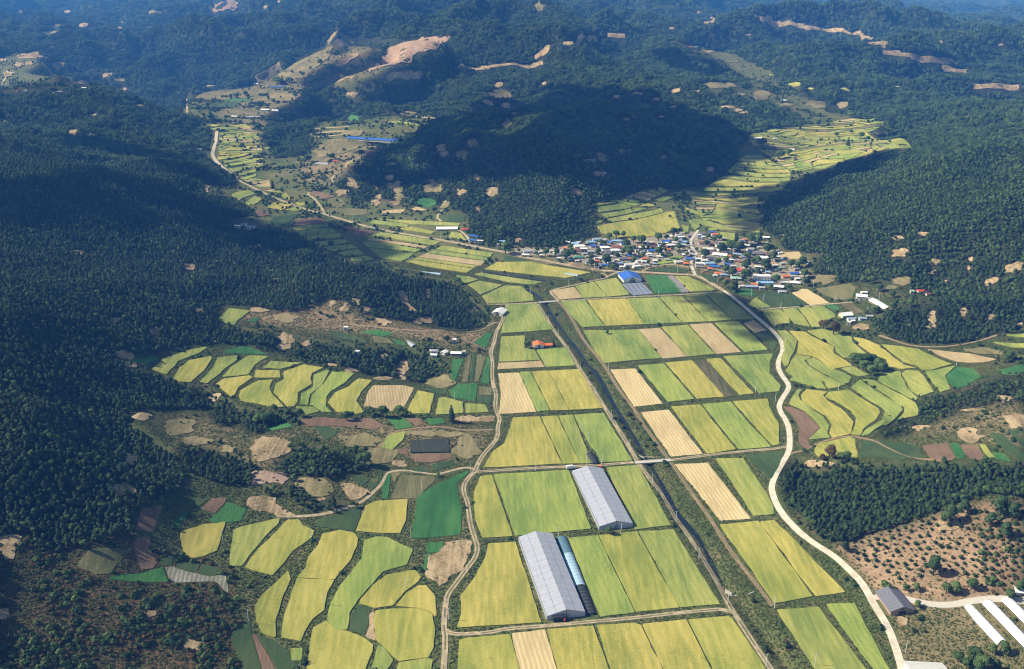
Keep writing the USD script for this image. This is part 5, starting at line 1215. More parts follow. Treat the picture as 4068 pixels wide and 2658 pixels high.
tunnel('polytunnel', 'short black net tunnel above the bridge road', G('C3', [(850, 1218)])[0], G('C3', [(795, 1125)])[0], 5.8, 2.8, [(0, 1, 'net_black', 'black_cover')])
for i, (a, b) in enumerate([((2190, 1290), (1890, 945)), ((2470, 1290), (2055, 925)), ((2560, 1160), (2225, 895))]):
    tunnel('white_house', ['long white growing shed nearest the concrete drive', 'long white growing shed, middle of three', 'long white growing shed at the right edge'][i], G('E4', [a])[0], G('E4', [b])[0], 6.9, 2.7, [(k / 12, (k + 1) / 12, 'film_white', 'roof_section') for k in range(12)], cat_='greenhouse')
tunnel('polytunnel', 'long low pale blue tunnel below the shaded strips', G('B2', [(1745, 1000)])[0], G('B2', [(1320, 938)])[0], 6.0, 2.2, [(0, 1, 'film_blue', 'blue_cover')])
tunnel('polytunnel', 'low grey-blue tunnel left of the village junction', G('B3', [(690, 1012)])[0], G('B3', [(565, 995)])[0], 5.5, 2.0, [(0, 1, 'film_blue', 'cover')])
tunnel('polytunnel', 'far pale tunnel beside the red-roofed house', G('A2', [(712, 1510)])[0], G('A2', [(600, 1508)])[0], 8.0, 3.0, [(0, 1, 'film', 'cover')])
tunnel('polytunnel', 'pale tunnel under the left hill beside the grey valley road', G('A1', [(1860, 1382)])[0], G('A1', [(1770, 1368)])[0], 7.0, 3.0, [(0, 1, 'film', 'cover')])
tunnel('polytunnel', 'mauve-grey plastic tunnel by the plots left of the grey-roofed farm', G('C2', [(1500, 130)])[0], G('C2', [(1430, 75)])[0], 6.0, 2.2, [(0, 1, 'film', 'cover')])
def long_barn(name, label, cat_, a, b, D_, h, rise, rm, wm, panels=0, openfront=False):
    """gabled barn between two ground points at its near long side"""
    a, b = np.array(a), np.array(b)
    rot, L = frame(a, b); n_ = np.array([-(b - a)[1], (b - a)[0]]) / L
    c = (a[:2] + b[:2]) / 2 + n_ * D_ / 2
    T = thing(name, label, cat_, (c[0], c[1], min(a[2], b[2])), rot)
    part(T, 'wall', walls(L - 0.5, D_ - 0.5, h, rise), wm)
    if panels:
        for i in range(panels):
            x0, x1 = -L / 2 - 0.4 + i * (L + 0.8) / panels + 0.04, -L / 2 - 0.4 + (i + 1) * (L + 0.8) / panels - 0.04
            for sg in (-1, 1):
                part(T, 'roof_panel', hull([(x, y, z + o) for x in (x0, x1) for y, z in ((0, h + rise), (sg * (D_ / 2 + 0.5), h - 0.5 * rise / (D_ / 2))) for o in (0.02, 0.2)]), rm)
    else: part(T, 'roof', roof_gable(L, D_, h, rise), rm)
    part(T, 'door', box(-1.5, -(D_ - 0.5) / 2 - 0.06, 0, 1.5, -(D_ - 0.5) / 2 + 0.01, min(h - 0.2, 2.6)), 'door_paint')
    for k in range(-int(L / 12), int(L / 12) + 1):
        if k: part(T, 'window', box(k * 5 - 1, -(D_ - 0.5) / 2 - 0.05, 1.0, k * 5 + 1, -(D_ - 0.5) / 2 + 0.01, 2.0), 'dark_opening')
    keep(LineString([a[:2] + n_ * D_ / 2, b[:2] + n_ * D_ / 2]).buffer(D_ / 2 + 1))
    if a[1] > 1500: HOUSE_FAR.append(LineString([a[:2], b[:2]]).buffer(35))
    return T
def at_level(q, z):
    a, t = rays(ph('A2', [q])); d = (z - CAM_H) / t[0]
    return np.array([math.sin(a[0]) * d, math.cos(a[0]) * d, z])
A_L = G('A2', [(870, 1288)])[0]; A_R = at_level((1280, 1312), A_L[2])
long_barn('barn', 'long bright blue-roofed barn at the back of the left valley', 'barn', A_L, A_R, 13, 3.2, 2.4, 'roof_blue', 'wall_white', panels=12)
long_barn('barn', 'short blue-roofed barn at the right end of the long blue one', 'barn', *[at_level(q, A_L[2]) for q in ((1300, 1312), (1352, 1306))], 10, 3.2, 2.2, 'roof_blue', 'wall_white')
long_barn('barn', 'long white-roofed barn above the village road', 'barn', *G('V5', [(690, 405), (1125, 378)]), 11, 2.8, 2.2, 'roof_white', 'wall_brown', panels=10)
long_barn('barn', 'long white-roofed barn slanting down from the white farmhouse', 'barn', *G('V4', [(1195, 575), (1480, 705)]), 10, 2.8, 2.0, 'roof_white', 'wall_brown', panels=10)
long_barn('barn', 'white-roofed barn with open arched end beside grey sheds', 'barn', *G('V4', [(705, 885), (905, 842)]), 10, 3.2, 2.2, 'roof_white', 'wall_cream')
def front_barn(name, label, cat_, fl, fr, L, h, rise, rm, wm, panels, opening):
    """barn whose gable faces the viewer: ridge runs away"""
    fl, fr = np.array(fl), np.array(fr)
    rot, w = frame(fl, fr); n_ = np.array([-(fr - fl)[1], (fr - fl)[0]]) / w
    c = (fl[:2] + fr[:2]) / 2 + n_ * L / 2
    T = thing(name, label, cat_, (c[0], c[1], min(fl[2], fr[2])), rot + 90)
    part(T, 'wall', walls(L - 0.6, w - 0.5, h, rise), wm)
    for i in range(panels):
        x0, x1 = -L / 2 - 0.4 + i * (L + 0.8) / panels + 0.03, -L / 2 - 0.4 + (i + 1) * (L + 0.8) / panels - 0.03
        for sg in (-1, 1):
            part(T, 'roof_panel', hull([(x, y, z + o) for x in (x0, x1) for y, z in ((0, h + rise), (sg * (w / 2 + 0.6), h - 0.6 * rise / (w / 2))) for o in (0.02, 0.2)]), rm)
    part(T, 'door', box(-(L - 0.6) / 2 - 0.06, -w * 0.16, 0, -(L - 0.6) / 2 + 0.01, w * 0.16, h * 0.9), opening)
    part(T, 'gable_window', box(-(L - 0.6) / 2 - 0.05, -w * 0.07, h + 0.15, -(L - 0.6) / 2 + 0.01, w * 0.07, h + 0.15 + rise * 0.4), 'dark_opening')
    keep(Polygon([fl[:2], fr[:2], fr[:2] + n_ * L, fl[:2] + n_ * L]).buffer(1.2))
front_barn('barn', 'big bright blue-roofed storehouse with white front at the village junction', 'storehouse', *G('B3', [(1105, 1076), (1275, 1066)]), 26, 4.2, 3.2, 'roof_blue', 'wall_white', 9, 'door_paint')
front_barn('barn', 'dark slate-roofed open barn beside the white road', 'barn', *G('E4', [(1195, 1042), (1410, 1012)]), 21, 3.4, 3.0, 'slate', 'wall_brown', 8, 'dark_opening')
front_barn('barn', 'white-roofed shed at the bend of the foot track below the wooded hill', 'shed', *G('B2', [(2215, 1372), (2310, 1388)]), 15, 3.2, 2.2, 'roof_white', 'wall_white', 6, 'dark_opening')
front_barn('house', 'orange-roofed farmhouse alone among paddies left of the stream', 'house', *G('C3', [(285, 150), (375, 146)]), 11, 3.0, 1.9, 'roof_orange', 'wall_white', 5, 'door_paint')
long_barn('shed', 'low orange-roofed outbuilding beside the lone farmhouse', 'shed', *G('C3', [(385, 140), (452, 138)]), 6, 2.4, 1.2, 'roof_orange', 'wall_brown')
long_barn('house', 'white two-storey farmhouse with balcony above the netted orchard', 'house', *G('V4', [(950, 545), (1160, 535)]), 10, 5.4, 1.6, 'roof_white', 'wall_white')
T = long_barn('house', 'pale grey-roofed building at the bottom edge beside the white road', 'house', *G('E4', [(1380, 1640), (1720, 1640)]), 15, 3.4, 2.4, 'roof_pale_grey', 'wall_white')
long_barn('shed', 'low white shed at the right end of the concrete drive', 'shed', *G('E4', [(2310, 862), (2450, 850)]), 8, 2.6, 1.4, 'roof_white', 'wall_white')
# white truck and red tractor
def vehicle(name, label, cat_, P, rot, body, truck):
    T = thing(name, label, cat_, P, rot)
    if truck:
        part(T, 'cargo_box', box(-4.6, -1.15, 0.9, 1.0, 1.15, 3.2), body); part(T, 'cab', hull([(x, y, z) for x, z in ((1.15, 0.7), (2.9, 0.7), (2.9, 1.7), (2.5, 2.5), (1.15, 2.5)) for y in (-1.05, 1.05)]), body)
        part(T, 'windscreen', hull([(x, y, z) for x, z in ((2.93, 1.72), (2.55, 2.42), (2.6, 2.42), (2.97, 1.72)) for y in (-.9, .9)]), 'dark_opening'); ws = [(-3.4, .45, .25), (2.0, .45, .25)]
    else:
        part(T, 'bonnet', hull([(x, y, z) for x in (0.2, 1.7) for y in (-.38, .38) for z in (0.7, 1.35)]), body); part(T, 'cab', cat(box(-1.1, -.6, .8, 0.1, .6, 1.2), box(-1.1, -.6, 2.0, 0.1, .6, 2.1), *[box(x, y, 1.2, x + .08, y + .08, 2.0) for x in (-1.1, .02) for y in (-.6, .52)]), body); ws = [(-.7, .72, .35), (1.3, .42, .2)]
    for x, r, w in ws:
        for y in ((-1.0, 1.0) if truck else (-.75, .75)):
            c = trimesh.creation.cylinder(radius=r, height=w, sections=16); c.apply_transform(trimesh.transformations.rotation_matrix(math.pi / 2, [1, 0, 0])); c.apply_translation([x, y, r])
            part(T, 'wheel', c, 'tyre')
P = G('C3', [(630, 1262)])[0]; vehicle('truck', 'white box truck parked by the upper glasshouse on the bridge road', 'truck', P + (0, 0, .25), 8, 'wall_white', True)
P = G('C3', [(898, 1252)])[0]; vehicle('tractor', 'red tractor parked at the rear corner of the upper glasshouse', 'tractor', P + (0, 0, .25), 150, 'red_paint', False)
P = G('E3', [(558, 1118)])[0]; vehicle('tractor', 'red tractor in front of the lower glasshouse porch', 'tractor', P + (0, 0, .1), 70, 'red_paint', False)
# bridges, weirs
def bridge(label, A, B, w):
    A, B = np.array(A), np.array(B); rot, L = frame(A, B); c = (A + B) / 2
    T = thing('bridge', label, 'bridge', (c[0], c[1], max(A[2], B[2]) + 0.1), rot)
    part(T, 'deck', box(-L / 2, -w / 2, -0.5, L / 2, w / 2, 0.22), 'concrete')
    for s in (-1, 1):
        part(T, 'kerb', box(-L / 2, s * w / 2 - 0.15, 0.225, L / 2, s * w / 2 + 0.15, 0.5), 'concrete')
    for x in (-L / 4, L / 4): part(T, 'pier', box(x - .35, -w / 2 + .3, -4, x + .35, w / 2 - .3, -0.5), 'concrete')
    HARD.append(LineString([A[:2], B[:2]]).buffer(w / 2 + .5))
bridge('pale concrete bridge carrying the bridge road over the stream', *G('C3', [(1215, 1203), (1545, 1182)]), 4.4)
bridge('small concrete bridge at the top of the stream track', *G('B3', [(325, 1258), (510, 1244)]), 4.0)
def weir(label, P, rot, L, gate):
    T = thing('weir', label, 'weir', P, rot)
    for s in (-1, 1):
        part(T, 'wing_wall', hull([(s * L / 2, -0.4, -2.5), (s * L / 2, 0.4, -2.5), (s * (L / 2 + 4), 2.6, -2.5), (s * (L / 2 + 4), 3.4, -2.5), (s * L / 2, -0.4, .5), (s * L / 2, .4, .5), (s * (L / 2 + 4), 2.6, .9), (s * (L / 2 + 4), 3.4, .9)]), 'concrete')
    part(T, 'sill', box(-L / 2, -.5, -3, L / 2, .5, -1.0), 'concrete')
    if gate:
        part(T, 'walkway', box(-L / 2, -.5, .8, L / 2, .6, 1.0), 'dirt_road')
        for k in range(6): part(T, 'gate_post', box(-L / 2 + k * L / 5 - .12, -.15, -1.0, -L / 2 + k * L / 5 + .12, .15, .8), 'steel_frame')
weir('concrete sluice weir with tan walkway beside the bridge', G('C3', [(1358, 1165)])[0] + (0, 0, 0.5), -4, 11, True)
weir('pale concrete weir with dark pool near the bottom of the stream', G('E3', [(2150, 880)])[0] + (0, 0, 0.5), -8, 10, False)
weir('concrete weir and pool halfway up the stream', G('C3', [(815, 335)])[0] + (0, 0, 0.5), -3, 10, False)
# utility poles
PROTO = stage.DefinePrim('/World/Looks/pole_prototype') if False else None
pm = trimesh.creation.cone(radius=0.2, height=40, sections=10); pm = hull([(0.24 * math.cos(a), 0.24 * math.sin(a), -0.8) for a in np.linspace(0, 6.28, 9)] + [(0.15 * math.cos(a), 0.15 * math.sin(a), 9.0) for a in np.linspace(0, 6.28, 9)])
def pole_first(P, rot, label, group):
    T = thing('utility_pole', label, 'utility pole', P, rot, group)
    part(T, 'pole', pm, 'pole_concrete', smooth=40); part(T, 'crossarm', box(-0.9, 0.16, 8.2, 0.9, 0.28, 8.35), 'steel_frame')
    for x in (-.75, 0, .75): part(T, 'insulator', box(x - .06, 0.16, 8.351, x + .06, 0.28, 8.6), 'wall_white')
    return T
POLES = [('stream track', 'C3', '505,45 602,190 707,358 845,583 995,803 1163,1078 1373,1398'), ('stream track', 'E3', '1573,213 1780,552 2043,967'),
 ('', 'E3', '503,368 1070,328 1990,213'), ('', 'C3', '210,498 380,312 725,913 785,1012 768,1232 908,1220 300,1278 970,352 1630,802 2325,548'), ('', 'B3', '50,1067 250,1167 598,1108 418,1432 1245,1267 1210,1232 1427,1217 1585,1372 1865,1187 1975,1082 2285,1197 2330,1062 1603,992 1312,940 805,915'),
 ('', 'C2', '645,742 160,692 1018,517 1870,632 2208,552 2015,1282 1570,1447'), ('', 'E2', '543,372 1450,357 1403,822 658,972 1795,1112'), ('', 'C4', '735,522 1288,662 1305,292 1780,302 835,352 480,342 178,612 265,92 1155,342 5,512'),
 ('', 'B4', '75,1192 62,1272 225,1267 610,1242 705,1197 990,1307 1095,1182 1370,1137 515,1077 645,952 175,1427'), ('', 'E4', '170,972 1330,1372 95,1492 530,1480'), ('', 'B2', '930,512 710,452 685,197 115,532 1743,672 1450,862 2120,912 2220,1152 1518,612 1110,572 995,527 80,230'), ('', 'E1', '2265,1122 2030,392')]
allf = [(b, p.mean(0)) for b, it in todo.items() for _, p in it]
plist = []
for ln_, t, s in POLES:
    for q in nums(s):
        p = ph(t, [q])[0]
        plist.append((('along the stream track' if ln_ else 'near ' + min(allf, key=lambda f: np.hypot(*(f[1] - p)))[0]), p))
first = None
for i, (blk, p) in enumerate(plist):
    same = sorted([(q[1], n_) for n_, (b, q) in enumerate(plist) if b == blk])
    k = same.index((p[1], i))
    lab = 'pale utility pole' + (f', {"farthest" if k == 0 else NTH[k] + " farthest"},' if len(same) > 1 else '') + ' ' + blk
    P = ground([p])[0]; rot = -10 + (i * 37 % 20)
    if first is None: first = pole_first(P, rot, lab, 'utility poles in the valley'); fpath = first.GetPath()
    else: copy(fpath, 'utility_pole', P, rot, 1.0, lab, 'utility pole', 'utility poles in the valley')

# ------------------------------------------------------------------ vegetation
ICO = trimesh.creation.icosphere(subdivisions=1)
def blob(rng, c, r, flat=1.0, jag=0.25):
    v = np.array(ICO.vertices); v = v * (1 + rng.uniform(-jag, jag, len(v)))[:, None]
    return v * r * (1, 1, flat) + c, np.array(ICO.faces)
def leaves(rng, c, r, flat, n, size):
    d = rng.normal(size=(n, 3)); d /= np.linalg.norm(d, axis=1)[:, None]
    d[:, 2] = np.where(d[:, 2] < -0.35, -d[:, 2], d[:, 2])
    p = c + d * r * (1, 1, flat) * rng.uniform(0.85, 1.18, (n, 1))
    a = np.cross(d, rng.normal(size=(n, 3))); a /= np.linalg.norm(a, axis=1)[:, None]
    b = np.cross(d, a) + d * rng.uniform(-0.6, 0.6, (n, 1))
    s = size * rng.uniform(0.6, 1.3, (n, 1))
    v = np.stack([p - a * s, p + b * s * 0.9, p + a * s, p - b * s * 0.9], 1).reshape(-1, 3)
    k = np.arange(n)[:, None] * 4
    return v, np.vstack([k + (0, 1, 2), k + (0, 2, 3)])
def join(parts):
    V, Fc, n = [], [], 0
    for v, f in parts: V.append(v); Fc.append(f + n); n += len(v)
    return np.vstack(V), np.vstack(Fc)
def trunk(rng, h, r, top):
    a = np.linspace(0, 2 * math.pi, 7)[:-1]; ring = np.stack([np.cos(a), np.sin(a)], 1)
    hs = [-0.5, h * 0.3, h * 0.65, top]; rs = [r * 1.2, r, r * .7, r * .35]
    off = np.cumsum(rng.normal(0, r * .4, (4, 2)), 0)
    v = np.vstack([np.column_stack([ring * rr + o, np.full(6, z)]) for z, rr, o in zip(hs, rs, off)])
    f = []
    for l in range(3):
        for i in range(6):
            j = (i + 1) % 6; f += [(l * 6 + i, l * 6 + j, l * 6 + 6 + j), (l * 6 + i, l * 6 + 6 + j, l * 6 + 6 + i)]
    return v, np.array(f)
def limbs(rng, h, R, n=5):
    out = []
    for i in range(n):
        a = rng.uniform(0, 6.28); z0 = h * rng.uniform(.3, .55); e = np.array([math.cos(a) * R * .7, math.sin(a) * R * .7, z0 + h * .22]); s = np.array([0, 0, z0])
        o = np.array([-math.sin(a), math.cos(a), 0]) * .07 * R * .4; u = np.array([0, 0, .08 * R * .4])
        v = np.array([s - o, s + o, s + u, e]); out.append((v, np.array([[0, 1, 3], [1, 2, 3], [2, 0, 3]])))
    return out
def crown(rng, kind, h, R, n):
    ps = []
    if kind == 'broad':
        m = 6
        for i in range(m):
            a = rng.uniform(0, 6.28); q = rng.uniform(0, .55) * R if i else 0
            c = np.array([math.cos(a) * q, math.sin(a) * q, h * (0.62 + rng.uniform(-.12, .16))]); r = R * rng.uniform(.45, .68)
            ps += [blob(rng, c, r * .85, .8), leaves(rng, c, r, .85, n // m, R * .17)]
    elif kind == 'pine':
        for i in range(5):
            f = i / 4; a = rng.uniform(0, 6.28); q = R * .25 * (1 - f)
            c = np.array([math.cos(a) * q * 1.6, math.sin(a) * q * 1.6, h * (.42 + .42 * f)]); r = R * (1 - .45 * f) * rng.uniform(.75, 1.1)
            ps += [blob(rng, c, r * .8, .7, .3), leaves(rng, c, r, .75, n // 5, R * .2)]
    else:  # tall, narrow conifer
        for i in range(6):
            f = i / 5; c = np.array([0, 0, h * (.18 + .74 * f)]); r = R * (1 - .85 * f) * rng.uniform(.85, 1.1)
            ps += [blob(rng, c, r * .85, h / R * .13, .3), leaves(rng, c, r, h / R * .15, n // 6, R * .2)]
    return join(ps)
def whole(rng, kind, h, R, n):
    return join([trunk(rng, h, R * .07, h * .8), crown(rng, kind, h, R, n)])
vr = np.random.default_rng(4)
# --- single trees, each a thing; a few originals and their copies
ORIG = {}
def tree(name, kind, mat_, n, P, h, R, rot, label, cat_, group):
    key = (name, kind, mat_, int(vr.integers(0, 3)))
    if key not in ORIG:
        T = thing(name, label, cat_, (0, 0, 0), 0, group)
        r0 = np.random.default_rng(len(ORIG) + 50)
        hh, RR = (8.0, 3.2) if kind == 'broad' else ((9.0, 2.4) if kind == 'pine' else ((10.0, 1.8) if kind == 'spire' else (2.0, 1.2)))
        if name == 'shrub':
            part(T, 'stem', trunk(r0, 1.0, .09, 1.0), 'bark'); part(T, 'crown', join([blob(r0, np.array([0, 0, .95]), .85, .85, .2), leaves(r0, np.array([0, 0, .95]), 1.05, .85, 90, .26)]), mat_)
        else:
            part(T, 'trunk', join([trunk(r0, hh, RR * .085, hh * .75)] + limbs(r0, hh, RR)), 'bark'); part(T, 'crown', crown(r0, 'narrow' if kind == 'spire' else kind, hh, RR, n), mat_)
        ORIG[key] = (T.GetPath(), hh, RR)
        path, hh, RR = ORIG[key]
        T.ClearXformOpOrder(); T.AddTranslateOp().Set(Gf.Vec3d(*map(float, P))); T.AddRotateZOp().Set(float(rot)); T.AddScaleOp().Set(Gf.Vec3f(R / RR, R / RR, h / hh))
        return
    path, hh, RR = ORIG[key]
    copy(path, name, P, rot, (R / RR, R / RR, h / hh), label, cat_, group)
TREES = '''V1 540,640,110,b 760,600,180,b 1010,590,140,b 1250,670,250,b 1420,610,160,b 1830,730,150,b 1850,850,180,b 2000,580,140,b 2200,780,250,b 560,540,120,b 1640,340,150,b 2070,380,150,b 990,690,80,b 1370,560,150,b 1960,920,110,b 1340,480,150,b 130,560,90,b
V2 130,340,160,b 290,300,180,b 450,300,150,b 540,520,200,b 520,620,150,b 880,430,220,b 700,420,150,b 1290,360,200,b 1470,370,130,b 1640,220,160,b 1550,265,100,b 1690,430,150,b 1900,410,100,b 1980,520,80,b 600,700,220,b 450,720,150,b 310,800,150,b 700,860,130,b 900,800,120,b 920,620,130,b 1040,600,100,b 1290,700,200,b 1390,550,120,b 1430,660,110,b 1760,720,120,b 1780,600,150,b 1960,770,100,b 40,880,180,b 120,930,120,b 1050,950,100,b 1550,800,150,b 2025,1110,45,s 2180,660,100,b 20,500,120,b 210,1075,140,b 1930,290,90,b 500,1100,60,b 1380,800,110,b
V3 230,165,80,b 270,300,130,b 400,370,120,b 500,330,120,b 250,440,110,b 540,540,200,b 770,500,250,b 930,530,250,b 590,570,150,b 220,660,210,b 460,820,170,b 640,780,120,b 820,740,130,b 1080,700,150,b 860,310,100,s 1180,350,220,b 1310,370,200,b 1360,270,120,b 1510,560,220,b 1660,560,110,b 1600,720,180,b 1300,790,160,b 1450,860,220,b 1060,890,220,b 1190,800,120,b 780,1040,200,b 1050,1080,240,b 1500,930,160,b 1810,400,130,b 1690,1170,170,b 1290,1010,120,b 1850,770,90,b 850,1290,110,s 760,1390,120,b 900,1400,90,b 620,1270,140,b 540,1190,110,b 1360,1150,90,b 1570,1340,120,b 1940,1350,150,b 1740,1000,100,b 1990,870,170,b 2220,830,200,b 2110,900,140,b 2260,1060,200,b 2290,1230,180,b 1330,1290,80,b 640,980,160,b 1170,480,90,b
V4 350,985,190,B 545,1060,250,B 1660,650,170,b 1850,590,90,b 1990,570,140,b 620,170,90,b 1650,420,130,b 2180,410,70,b 960,570,60,b 1290,710,150,b 1345,695,150,b 1150,765,80,b 60,200,110,b 1400,300,150,b 1250,150,140,b 1080,140,110,b
C3 215,110,72,b 458,85,28,s 955,0,40,b
E3 960,290,75,b
C2 1635,120,60,b 1690,125,50,b 1915,145,42,b 1800,60,60,b 870,770,80,b 920,765,60,b 1095,725,75,b 1210,725,110,b 1350,720,90,b 1420,745,60,b 1840,745,70,s 1555,770,40,b 1620,765,40,b 960,1065,60,b 1040,1165,120,b 210,700,70,b 440,740,80,b 60,800,110,b 150,790,120,b 330,740,80,b 350,1050,60,b 1720,1310,40,b 960,870,35,b
C4 870,225,90,b 930,245,100,b 980,240,110,b 1040,235,100,b 1090,285,100,b 1130,310,85,b 1030,330,100,b 960,290,100,b 660,1060,110,r 590,1110,60,r 745,1095,60,b 800,1100,90,b 2260,205,80,b 2220,235,60,b 500,990,38,b 1980,100,40,b 1120,130,30,b 430,1040,40,b
E4 1730,130,110,p 1860,65,80,p 2180,65,130,p 2290,115,90,p 2090,185,80,p 2220,275,90,p 1590,590,115,p 1430,785,70,b 1155,770,80,b 1340,790,60,b 1700,790,100,b 1780,790,100,b 1920,755,100,b 2260,850,95,b 1440,935,62,b 2110,1335,80,b 2210,1325,110,b 1940,1370,140,b 2010,1445,150,b 1800,1400,100,b 1980,1500,120,b 2140,1470,60,p 2345,780,90,b 800,420,60,p 1880,1460,100,b 1230,800,40,b
B2 190,165,40,s 690,345,24,s 1255,440,35,b 2080,350,70,b 2340,750,110,b 1905,1060,70,b 2310,590,90,b 1680,400,60,b 1180,425,50,b 610,290,30,b 1800,250,60,b 1500,200,60,b 1480,330,60,b 730,720,60,b
A1 2090,975,16,s 1910,965,50,b 1960,940,40,b 2260,860,50,b 2180,880,50,b 1940,1080,60,b 2080,1080,40,b 2230,1350,60,b
A2 630,570,60,b 300,640,30,b 240,660,25,b 540,625,30,b 450,670,30,b 370,660,30,b 470,685,40,b 240,740,100,b 350,740,80,b 150,880,24,s 75,960,60,b 400,880,50,b 200,930,40,b 1010,1410,60,b 980,1500,40,b 600,1360,40,b 660,1370,30,b 520,1460,60,b 740,1440,50,b 850,1380,30,b 1210,1340,40,b 1060,1290,40,b 280,1110,40,b 60,1170,60,b 110,1260,60,b 700,1430,30,b 560,1500,40,b
A4 825,1250,36,s 400,1120,20,s 850,1165,30,b 940,1195,60,b 1000,1225,40,b 720,1190,40,b 215,1370,100,b 300,1350,60,b 60,1260,110,b 190,1110,80,b 100,1100,60,b 850,1010,90,b 920,1020,60,b 560,1090,50,b 640,1110,40,b'''
tl = []
for ln in TREES.split('\n'):
    t, rest = ln.split(' ', 1)
    for e in rest.split():
        x, y, w, k = e.split(','); tl.append((t, float(x), float(y), float(w), k))
TK = {'b': ('broadleaf_tree', 'broad', 'broad_leaves', 'round green tree'), 'B': ('broadleaf_tree', 'broad', 'rusty_leaves', 'very large round dark tree'), 'r': ('broadleaf_tree', 'broad', 'rusty_leaves', 'brownish bare-looking tree'), 's': ('poplar_tree', 'spire', 'pine_needles', 'tall narrow dark tree'), 'p': ('pine_tree', 'pine', 'pine_needles', 'dark green pine')}
AREA = {'V1': 'among the houses of the west village', 'V2': 'among the houses of the central village', 'V3': 'among the houses of the east village', 'V4': 'around the farmyards right of the village', 'C3': 'beside the lone orange-roofed farmhouse', 'E3': 'at the upper glasshouse front', 'C2': 'edging the left-hand terraces', 'C4': 'among the right-hand terraced paddies', 'E4': 'at the lower right farmland', 'B2': 'beside the village road', 'A1': 'beside the grey valley road at upper left', 'A2': 'in the upper-left side valley', 'A4': 'among the upper-right terraces'}
def tree_label(desc, i):
    same = sorted((q[2], n_) for n_, q in enumerate(tkey) if q[:2] == tkey[i][:2]); me_ = same.index((tkey[i][2], i))
    return desc + (f', {ORD[me_].replace(" from", " such from") if len(same) <= 20 else NTH_L(me_)},' if len(same) > 1 else '') + ' ' + tkey[i][1]
def NTH_L(k): return 'leftmost' if k == 0 else nth(k) + ' such from left'
def area_of(t, p): return min(ANCH, key=lambda A: np.linalg.norm(ph(A[1], [A[2]])[0] - p))[0] if t[0] == 'V' else AREA[t]
tkey = [(k, area_of(t, ph(t, [(x, y)])[0]), ph(t, [(x, y)])[0][0]) for t, x, y, w, k in tl]
for i_, (t, x, y, w, k) in enumerate(tl):
    name, kind, m, desc = TK[k]
    p = ph(t, [(x, y)])[0]
    P = ground([p])[0]; dep = P[1] * CT - (P[2] - CAM_H) * ST
    R = w / TILE[t][2] * dep / F / 2 * 1.05
    h = R * {'broad': 2.1, 'pine': 3.4, 'spire': 5.0}[kind]
    h = min(max(h, 2.5), 17)
    P = stand(p, h * 0.52)
    tree(name, kind, m, 520, P, h, R, vr.uniform(0, 360), tree_label(desc, i_), 'tree', f'{desc}s {tkey[i_][1]}')
# shrubs set out on the tan slope
reg = Polygon(ph('E4', [(870,430),(1000,350),(1250,270),(1560,180),(1760,190),(1900,120),(2050,110),(2380,330),(2380,800),(2250,800),(2060,720),(1650,640),(1300,740),(1130,640),(900,560)]))
x0, y0, x1, y1 = reg.bounds; got = []
for _ in range(9000):
    p = np.array([vr.uniform(x0, x1), vr.uniform(y0, y1)])
    if reg.contains(Point(p)) and all(np.hypot(*((p - q) * (1, 1.5))) > 30 for q in got): got.append(p)
for p in got[:290]:
    P = ground([p])[0]; s = vr.uniform(0.7, 1.45)
    tree('shrub', 'shrub', 'dark_leaves' if vr.random() < .85 else 'pine_needles', 90, P, 2.0 * s, 1.2 * s, vr.uniform(0, 360), 'small round dark shrub on the bare tan slope at lower right', 'shrub', 'shrubs set out on the tan slope')

# --- masses that nobody could count: forests, scrub, grass
def scatter(name, label, P, protos, scale, kind='stuff', cat_=None, tilt=0.0):
    """a PointInstancer of whole little trees"""
    if not len(P): return
    pi = UsdGeom.PointInstancer.Define(stage, '/World/' + numbered('/World', name))
    base = str(pi.GetPath()); rel = pi.CreatePrototypesRel()
    for i, (nm, me, m) in enumerate(protos):
        rel.AddTarget(part(pi, nm, me, m).GetPath())
    n = len(P)
    pi.CreatePositionsAttr(Vt.Vec3fArray.FromNumpy(P.astype(np.float32)))
    pi.CreateProtoIndicesAttr(Vt.IntArray.FromNumpy(PICK(n, len(protos)).astype(np.int32)))
    a = vr.uniform(0, 2 * math.pi, n)
    qt = np.zeros((n, 4), np.float16); qt[:, 2] = np.sin(a / 2); qt[:, 3] = np.cos(a / 2)
    if tilt:        # lean the canopy with the slope
        e = 14.0
        sx = (tz(P[:, 0] + e, P[:, 1]) - tz(P[:, 0] - e, P[:, 1])) / (2 * e); sy = (tz(P[:, 0], P[:, 1] + e) - tz(P[:, 0], P[:, 1] - e)) / (2 * e)
        nn = np.column_stack([-sx * tilt, -sy * tilt, np.ones(n)]); nn /= np.linalg.norm(nn, axis=1)[:, None]
        w0 = np.sqrt((1 + nn[:, 2]) / 2); tx, ty = -nn[:, 1] / (2 * w0), nn[:, 0] / (2 * w0)      # turn z onto the slope's normal
        cz, sz = np.cos(a / 2), np.sin(a / 2)
        qt = np.column_stack([tx * cz + ty * sz, ty * cz - tx * sz, w0 * sz, w0 * cz]).astype(np.float16)
    pi.CreateOrientationsAttr(Vt.QuathArray.FromNumpy(qt))
    pi.CreateScalesAttr(Vt.Vec3fArray.FromNumpy(scale.astype(np.float32)))
    setd(pi.GetPrim(), label=label, kind=kind, category=cat_)
    print(name, n)
def PICK(n, k): return vr.integers(0, k, n)
